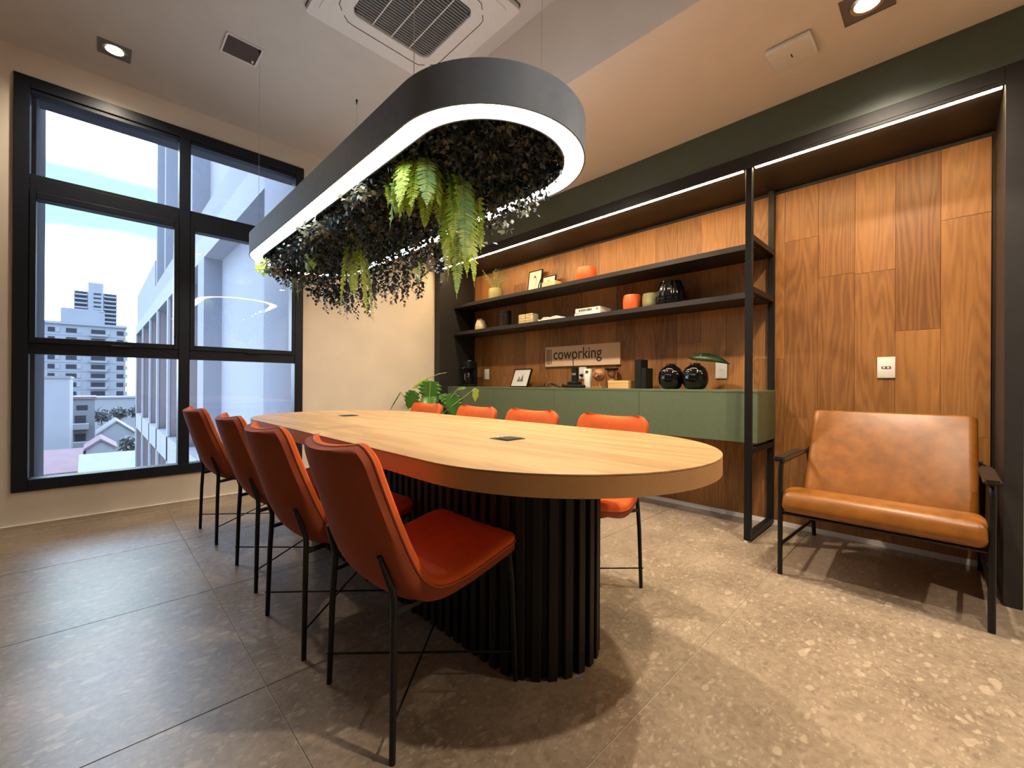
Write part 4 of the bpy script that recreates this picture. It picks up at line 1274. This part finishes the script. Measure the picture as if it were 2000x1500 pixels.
def fern(label, crown, fronds, m, width=0.05):
    t = thing('hanging_fern', label, 'fern', crown, group='ferns hanging from the pendant ring')
    for q, (az, ln, arch, dz) in enumerate(fronds):
        v, f = frond_mesh(ln, arch, width, 100 + q, pairs=max(12, int(ln/0.0105)))
        o = mesh_obj('frond', v, f, m if not isinstance(m, tuple) else m[q % len(m)], t)
        o.rotation_euler = (0, 0, az); o.location = (rf.uniform(-.03, .03), rf.uniform(-.03, .03), dz)
    return t
fr1 = []
for k in range(26):
    fr1.append((rf.uniform(0, 2*PI), rf.uniform(0.24, 0.38), rf.uniform(0.40, 0.65), rf.uniform(-0.05, 0.05)))
fern('bright green bushy fern hanging from the near part of the ring', (0.965, 1.530, 1.905), fr1, (M['fern'], M['fern2'], M['fern']), 0.046)
fr3 = [(-2.6 + 0.52*k, 0.34 + 0.05*((k*7) % 5) * 0.9, 0.16 + 0.02*(k % 3), -0.012*(k % 4)) for k in range(12)]
fern('long bright fern tail hanging lowest at the near part of the ring', (1.118, 1.470, 1.865), fr3, (M['fern'], M['fern2'], M['fern']), 0.044)
fr2 = [(a, l, 0.14, dz) for a, l, dz in ((-0.8, 0.56, 0.0), (-0.5, 0.58, -0.03), (2.3, 0.52, 0.0), (-2.2, 0.44, -0.02), (1.0, 0.40, 0.0), (-1.2, 0.56, -0.01), (0.4, 0.36, 0.0))]
fern('slender trailing fern hanging over the middle of the table', (1.060, 2.375, 1.860), fr2, (M['fern'], M['fern2'], M['fern']), 0.034)
fern('small lime fern at the far tip of the ring', (0.830, 3.320, 1.815), [(rf.uniform(0, 2*PI), rf.uniform(0.09, 0.15), 0.5, 0) for k in range(10)], M['fern'], 0.028)
fern('short green fern in the far half of the ring', (0.985, 2.78, 1.80), [(rf.uniform(0, 2*PI), rf.uniform(0.12, 0.20), 0.35, 0) for k in range(9)], M['fern2'], 0.030)

def spider(label, crown, count, L, m):
    t = thing('spider_plant', label, 'plant', crown, group='grassy plants in the pendant ring')
    for q in range(count):
        a = rf.uniform(0, 2*PI); ln = L*rf.uniform(.6, 1.15); out = rf.uniform(.25, .6)
        vs, fs = [], []
        n = 8
        for i in range(n+1):
            u = i/n
            rr = ln*out*math.sin(u*1.5); z = -ln*(u**1.6)*0.9
            w = 0.0042*(1 - 0.9*u)
            ca, sa = math.cos(a), math.sin(a)
            vs += [(rr*ca - sa*w, rr*sa + ca*w, z), (rr*ca + sa*w, rr*sa - ca*w, z)]
        for i in range(n): fs.append((2*i, 2*i+1, 2*i+3, 2*i+2))
        mesh_obj('blade', vs, fs, m, t)
    return t
spider('pale grassy plant hanging at the far end of the ring', (0.985, 3.22, 1.745), 26, 0.20, M['grassy'])
spider('green grassy tuft hanging on the shelf side of the ring', (1.330, 2.15, 1.70), 26, 0.17, M['fern2'])

# ================================================================== POTTED PLANT BY THE CABINETS
pp = thing('potted_philodendron', 'leafy green plant with lobed leaves in front of the dark end panel', 'plant', (2.52, 3.86, 0))
lathe('pot', [(0.001,0),(0.13,0),(0.15,0.05),(0.165,0.30),(0.160,0.33),(0.145,0.33),(0.140,0.29),(0.001,0.28)], M['pot'], pp, 32)
lathe('soil', [(0.001,0.292),(0.138,0.290)], M['soil'], pp, 24)
def big_leaf(base, tip_dir, side, L, W, m, lobes=6):
    base = Vector(base); d = Vector(tip_dir).normalized(); s = Vector(side); s = (s - d*s.dot(d)).normalized(); n = d.cross(s)
    vs, fs = [], []
    N = 36
    for i in range(N+1):
        u = i/N
        w = W*(math.sin(PI*(0.08 + 0.92*u)**0.75)**0.75 if 0 < u < 1 else 0.02)
        w *= 1 + 0.13*math.sin(u*lobes*2*PI)
        sweep = 0.10*L
        bend = -0.16*L*u*u
        for k in (-1, -0.5, 0, 0.5, 1):
            vs.append(base + d*(L*u + sweep*abs(k)*(0.5-u)) + s*(k*w) + n*(0.18*w*abs(k)) + Vector((0, 0, bend)))
    for i in range(N):
        for k in range(4):
            a = i*5 + k; fs.append((a, a+1, a+6, a+5))
    o = mesh_obj('leaf', vs, fs, m, pp, smooth=True)
    so = o.modifiers.new('thick', 'SOLIDIFY'); so.thickness = 0.0012
    rib = bmesh.new(); bm_tube(rib, [base + d*(L*u) + Vector((0,0,-0.16*L*u*u)) + n*(-0.002) for u in (0, .2, .4, .6, .8, .95)], [0.0032,.003,.0026,.002,.0014,.0008], 5)
    bm_obj('midrib', rib, M['stem'], o)
def stalk(p):
    tube('stalk', [(0.0, 0.0, 0.28), (p[0]*0.35, p[1]*0.35, 0.28 + (p[2]-0.28)*0.6), p], [0.007, 0.006, 0.004], M['stem'], pp, 6)
CAMV = Vector((-0.55, -0.83, 0.05))
LV = [((0.03, -0.02, 1.01), (-0.05, 0.02, -1.0), (0.83, -0.55, 0.0), 0.24, 0.115, 'philo', 6),
      ((0.05, 0.06, 1.03), (-0.80, 0.30, -0.42), (0.2, 0.2, 1.0), 0.20, 0.030, 'philo_new', 3),
      ((-0.10, 0.08, 0.90), (-0.28, 0.22, -0.85), (0.83, -0.55, 0.0), 0.19, 0.075, 'philo', 5),
      ((-0.20, 0.20, 0.88), (-0.40, 0.30, -0.75), (0.5, 0.2, 0.6), 0.21, 0.030, 'philo', 4),
      ((0.16, -0.20, 0.87), (0.12, -0.16, -0.9), (0.83, -0.55, 0.0), 0.22, 0.105, 'philo', 6),
      ((0.20, -0.26, 0.91), (0.35, -0.30, 0.15), (0.6, -0.4, 0.3), 0.11, 0.030, 'philo', 2),
      ((0.32, -0.42, 0.93), (-0.05, 0.02, -1.0), (0.83, -0.55, 0.0), 0.13, 0.035, 'philo_new', 2),
      ((0.10, -0.10, 0.86), (0.35, -0.55, -0.6), (0.8, 0.3, 0.3), 0.18, 0.080, 'philo', 5),
      ((-0.05, -0.12, 0.84), (-0.45, -0.5, -0.6), (0.8, -0.5, 0.2), 0.20, 0.085, 'philo', 6)]
for b, d, s, L, W, m, lb in LV:
    stalk(b); big_leaf(b, d, s, L, W, M[m], lb)
tube('new_shoot', [(0.05, 0.06, 1.03), (0.13, -0.01, 1.075), (0.20, -0.07, 1.095)], [0.004, 0.005, 0.003], M['stem'], pp, 6)

# ================================================================== OUTSIDE
# the wing of the same building, running out from the right of the window
XW = 1.56
wing = thing('building_wing', 'pale concrete wing with upright fins beside the window', 'building', (XW, 17.0, -14.0))
def W_(name, lo, hi, m):
    return box(name, (lo[0]-XW, lo[1]-17.0, lo[2]+14.0), (hi[0]-XW, hi[1]-17.0, hi[2]+14.0), m, wing)
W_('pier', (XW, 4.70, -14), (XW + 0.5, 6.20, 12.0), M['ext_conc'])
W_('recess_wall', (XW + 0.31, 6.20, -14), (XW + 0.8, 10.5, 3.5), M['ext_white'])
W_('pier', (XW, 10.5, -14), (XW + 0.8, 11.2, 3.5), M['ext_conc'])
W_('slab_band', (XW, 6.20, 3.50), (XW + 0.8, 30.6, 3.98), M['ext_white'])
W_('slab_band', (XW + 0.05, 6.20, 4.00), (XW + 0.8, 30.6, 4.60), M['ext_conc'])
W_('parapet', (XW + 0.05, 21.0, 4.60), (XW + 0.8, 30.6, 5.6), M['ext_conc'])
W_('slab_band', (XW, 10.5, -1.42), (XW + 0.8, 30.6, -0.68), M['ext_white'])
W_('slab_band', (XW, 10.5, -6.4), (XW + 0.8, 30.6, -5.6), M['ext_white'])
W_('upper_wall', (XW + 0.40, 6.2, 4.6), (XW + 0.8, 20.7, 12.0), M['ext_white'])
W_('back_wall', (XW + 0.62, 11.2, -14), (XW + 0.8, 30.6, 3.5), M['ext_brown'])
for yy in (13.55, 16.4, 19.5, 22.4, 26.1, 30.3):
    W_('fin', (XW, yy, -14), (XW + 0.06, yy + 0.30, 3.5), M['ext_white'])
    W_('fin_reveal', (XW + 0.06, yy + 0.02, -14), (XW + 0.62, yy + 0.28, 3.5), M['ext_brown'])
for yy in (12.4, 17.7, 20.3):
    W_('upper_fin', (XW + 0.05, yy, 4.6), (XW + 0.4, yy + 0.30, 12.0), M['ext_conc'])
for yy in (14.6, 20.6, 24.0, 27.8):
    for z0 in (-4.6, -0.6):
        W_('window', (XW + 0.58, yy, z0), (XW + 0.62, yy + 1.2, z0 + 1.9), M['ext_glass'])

# ground
gr = mesh_obj('city_ground', [(-260, 8, -14), (260, 8, -14), (260, 700, -14), (-260, 700, -14)], [(0,1,2,3)], M['ext_ground'])
struct(gr, 'distant city ground below the window', 'ground')

def far_block(name, label, x0, x1, y0, depth, z0, z1, m, cat='building', group=None):
    t = thing(name, label, cat, ((x0+x1)/2, y0, z0), group=group)
    hw = (x1-x0)/2
    box('wall', (-hw, 0, 0), (hw, depth, z1 - z0), m, t)
    return t, hw
# white apartment block
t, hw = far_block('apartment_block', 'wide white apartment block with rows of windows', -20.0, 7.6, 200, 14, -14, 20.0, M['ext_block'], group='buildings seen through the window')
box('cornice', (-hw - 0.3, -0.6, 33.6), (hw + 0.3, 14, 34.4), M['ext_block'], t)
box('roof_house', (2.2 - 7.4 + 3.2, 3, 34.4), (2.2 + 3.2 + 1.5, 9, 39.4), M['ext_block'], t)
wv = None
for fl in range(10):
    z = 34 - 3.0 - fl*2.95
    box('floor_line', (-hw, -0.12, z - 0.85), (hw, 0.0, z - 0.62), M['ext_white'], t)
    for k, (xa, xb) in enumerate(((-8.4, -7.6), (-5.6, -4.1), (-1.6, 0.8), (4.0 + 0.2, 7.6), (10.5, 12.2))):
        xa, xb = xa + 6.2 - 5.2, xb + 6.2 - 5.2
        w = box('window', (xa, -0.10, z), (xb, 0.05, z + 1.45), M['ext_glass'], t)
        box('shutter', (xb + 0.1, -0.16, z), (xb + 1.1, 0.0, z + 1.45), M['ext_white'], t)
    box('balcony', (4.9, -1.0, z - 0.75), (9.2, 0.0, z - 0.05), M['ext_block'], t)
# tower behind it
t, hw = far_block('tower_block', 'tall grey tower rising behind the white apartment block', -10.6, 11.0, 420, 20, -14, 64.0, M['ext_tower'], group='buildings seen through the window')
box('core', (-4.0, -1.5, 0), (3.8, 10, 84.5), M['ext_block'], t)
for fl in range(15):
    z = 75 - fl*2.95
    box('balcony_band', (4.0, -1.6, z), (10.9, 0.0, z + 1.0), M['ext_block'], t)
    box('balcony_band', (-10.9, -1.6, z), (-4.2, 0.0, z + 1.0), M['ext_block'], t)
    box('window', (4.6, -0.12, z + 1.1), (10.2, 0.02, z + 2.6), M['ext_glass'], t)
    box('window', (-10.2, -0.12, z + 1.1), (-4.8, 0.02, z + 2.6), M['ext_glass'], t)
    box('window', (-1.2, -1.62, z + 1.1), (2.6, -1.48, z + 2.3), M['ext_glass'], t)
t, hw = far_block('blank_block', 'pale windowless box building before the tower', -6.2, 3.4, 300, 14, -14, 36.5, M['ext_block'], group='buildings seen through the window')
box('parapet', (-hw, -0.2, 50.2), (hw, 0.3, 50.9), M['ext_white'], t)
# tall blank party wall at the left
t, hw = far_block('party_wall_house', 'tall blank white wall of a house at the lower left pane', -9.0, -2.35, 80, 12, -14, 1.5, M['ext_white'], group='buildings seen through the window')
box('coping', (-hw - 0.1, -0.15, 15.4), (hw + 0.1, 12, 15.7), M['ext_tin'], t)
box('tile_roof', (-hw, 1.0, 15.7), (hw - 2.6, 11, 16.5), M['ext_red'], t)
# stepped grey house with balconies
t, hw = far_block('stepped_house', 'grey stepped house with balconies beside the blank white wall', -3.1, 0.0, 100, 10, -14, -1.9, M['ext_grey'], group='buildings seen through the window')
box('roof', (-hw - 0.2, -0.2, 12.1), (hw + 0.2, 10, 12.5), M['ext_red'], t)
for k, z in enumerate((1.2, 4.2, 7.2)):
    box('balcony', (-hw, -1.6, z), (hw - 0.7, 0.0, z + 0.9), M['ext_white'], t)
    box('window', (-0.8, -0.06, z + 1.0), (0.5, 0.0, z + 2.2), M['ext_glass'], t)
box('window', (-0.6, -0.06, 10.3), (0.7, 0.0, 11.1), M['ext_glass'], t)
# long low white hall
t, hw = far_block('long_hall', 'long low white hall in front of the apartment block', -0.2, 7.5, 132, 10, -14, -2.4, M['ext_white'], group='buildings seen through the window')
box('roof_edge', (-hw, -0.3, 11.3), (hw, 0.0, 11.7), M['ext_block'], t)
# gabled houses
def gable(label, x0, x1, y0, depth, ze, zr, wallm, roofm, ridge_along_x=False, zb=-14.0):
    t = thing('small_house', label, 'house', ((x0+x1)/2, y0, zb), group='small houses below the window')
    hw = (x1-x0)/2; e, r = ze - zb, zr - zb
    if ridge_along_x:
        mesh_obj('wall', [(-hw,0,0),(hw,0,0),(hw,depth,0),(-hw,depth,0),(-hw,0,e),(hw,0,e),(hw,depth,e),(-hw,depth,e),(-hw,depth/2,r),(hw,depth/2,r)],
                 [(0,1,5,4),(1,2,6,9,5),(2,3,7,6),(3,0,4,8,7)], wallm, t)
        for sg in (0, 1):
            ya, yb_ = (-0.4, depth/2) if sg == 0 else (depth + 0.4, depth/2)
            mesh_obj('roof_slope', [(-hw-.3, ya, e-.1),(hw+.3, ya, e-.1),(hw+.3, yb_, r+.12),(-hw-.3, yb_, r+.12),(-hw-.3, ya, e+.1),(hw+.3, ya, e+.1),(hw+.3, yb_, r+.3),(-hw-.3, yb_, r+.3)],
                     [(0,1,2,3),(4,5,6,7),(0,1,5,4),(1,2,6,5),(2,3,7,6),(3,0,4,7)], roofm, t)
    else:
        mesh_obj('wall', [(-hw,0,0),(hw,0,0),(hw,depth,0),(-hw,depth,0),(-hw,0,e),(hw,0,e),(hw,depth,e),(-hw,depth,e),(0,0,r),(0,depth,r)],
                 [(0,1,5,8,4),(1,2,6,5),(2,3,7,9,6),(3,0,4,7)], wallm, t)
        for sg in (-1, 1):
            xa = sg*(hw + 0.25)
            mesh_obj('roof_slope', [(xa,-.3,e-.15),(0,-.3,r),(0,depth,r),(xa,depth,e-.15),(xa,-.3,e+.05),(0,-.3,r+.2),(0,depth,r+.2),(xa,depth,e+.05)],
                     [(0,1,2,3),(4,5,6,7),(0,1,5,4),(1,2,6,5),(2,3,7,6),(3,0,4,7)], roofm, t)
    for xk in (-hw*0.45, hw*0.45):
        box('window', (xk - 0.35, -0.06, e - 1.6), (xk + 0.35, 0.0, e - 0.8), M['ext_glass'], t)
    return t
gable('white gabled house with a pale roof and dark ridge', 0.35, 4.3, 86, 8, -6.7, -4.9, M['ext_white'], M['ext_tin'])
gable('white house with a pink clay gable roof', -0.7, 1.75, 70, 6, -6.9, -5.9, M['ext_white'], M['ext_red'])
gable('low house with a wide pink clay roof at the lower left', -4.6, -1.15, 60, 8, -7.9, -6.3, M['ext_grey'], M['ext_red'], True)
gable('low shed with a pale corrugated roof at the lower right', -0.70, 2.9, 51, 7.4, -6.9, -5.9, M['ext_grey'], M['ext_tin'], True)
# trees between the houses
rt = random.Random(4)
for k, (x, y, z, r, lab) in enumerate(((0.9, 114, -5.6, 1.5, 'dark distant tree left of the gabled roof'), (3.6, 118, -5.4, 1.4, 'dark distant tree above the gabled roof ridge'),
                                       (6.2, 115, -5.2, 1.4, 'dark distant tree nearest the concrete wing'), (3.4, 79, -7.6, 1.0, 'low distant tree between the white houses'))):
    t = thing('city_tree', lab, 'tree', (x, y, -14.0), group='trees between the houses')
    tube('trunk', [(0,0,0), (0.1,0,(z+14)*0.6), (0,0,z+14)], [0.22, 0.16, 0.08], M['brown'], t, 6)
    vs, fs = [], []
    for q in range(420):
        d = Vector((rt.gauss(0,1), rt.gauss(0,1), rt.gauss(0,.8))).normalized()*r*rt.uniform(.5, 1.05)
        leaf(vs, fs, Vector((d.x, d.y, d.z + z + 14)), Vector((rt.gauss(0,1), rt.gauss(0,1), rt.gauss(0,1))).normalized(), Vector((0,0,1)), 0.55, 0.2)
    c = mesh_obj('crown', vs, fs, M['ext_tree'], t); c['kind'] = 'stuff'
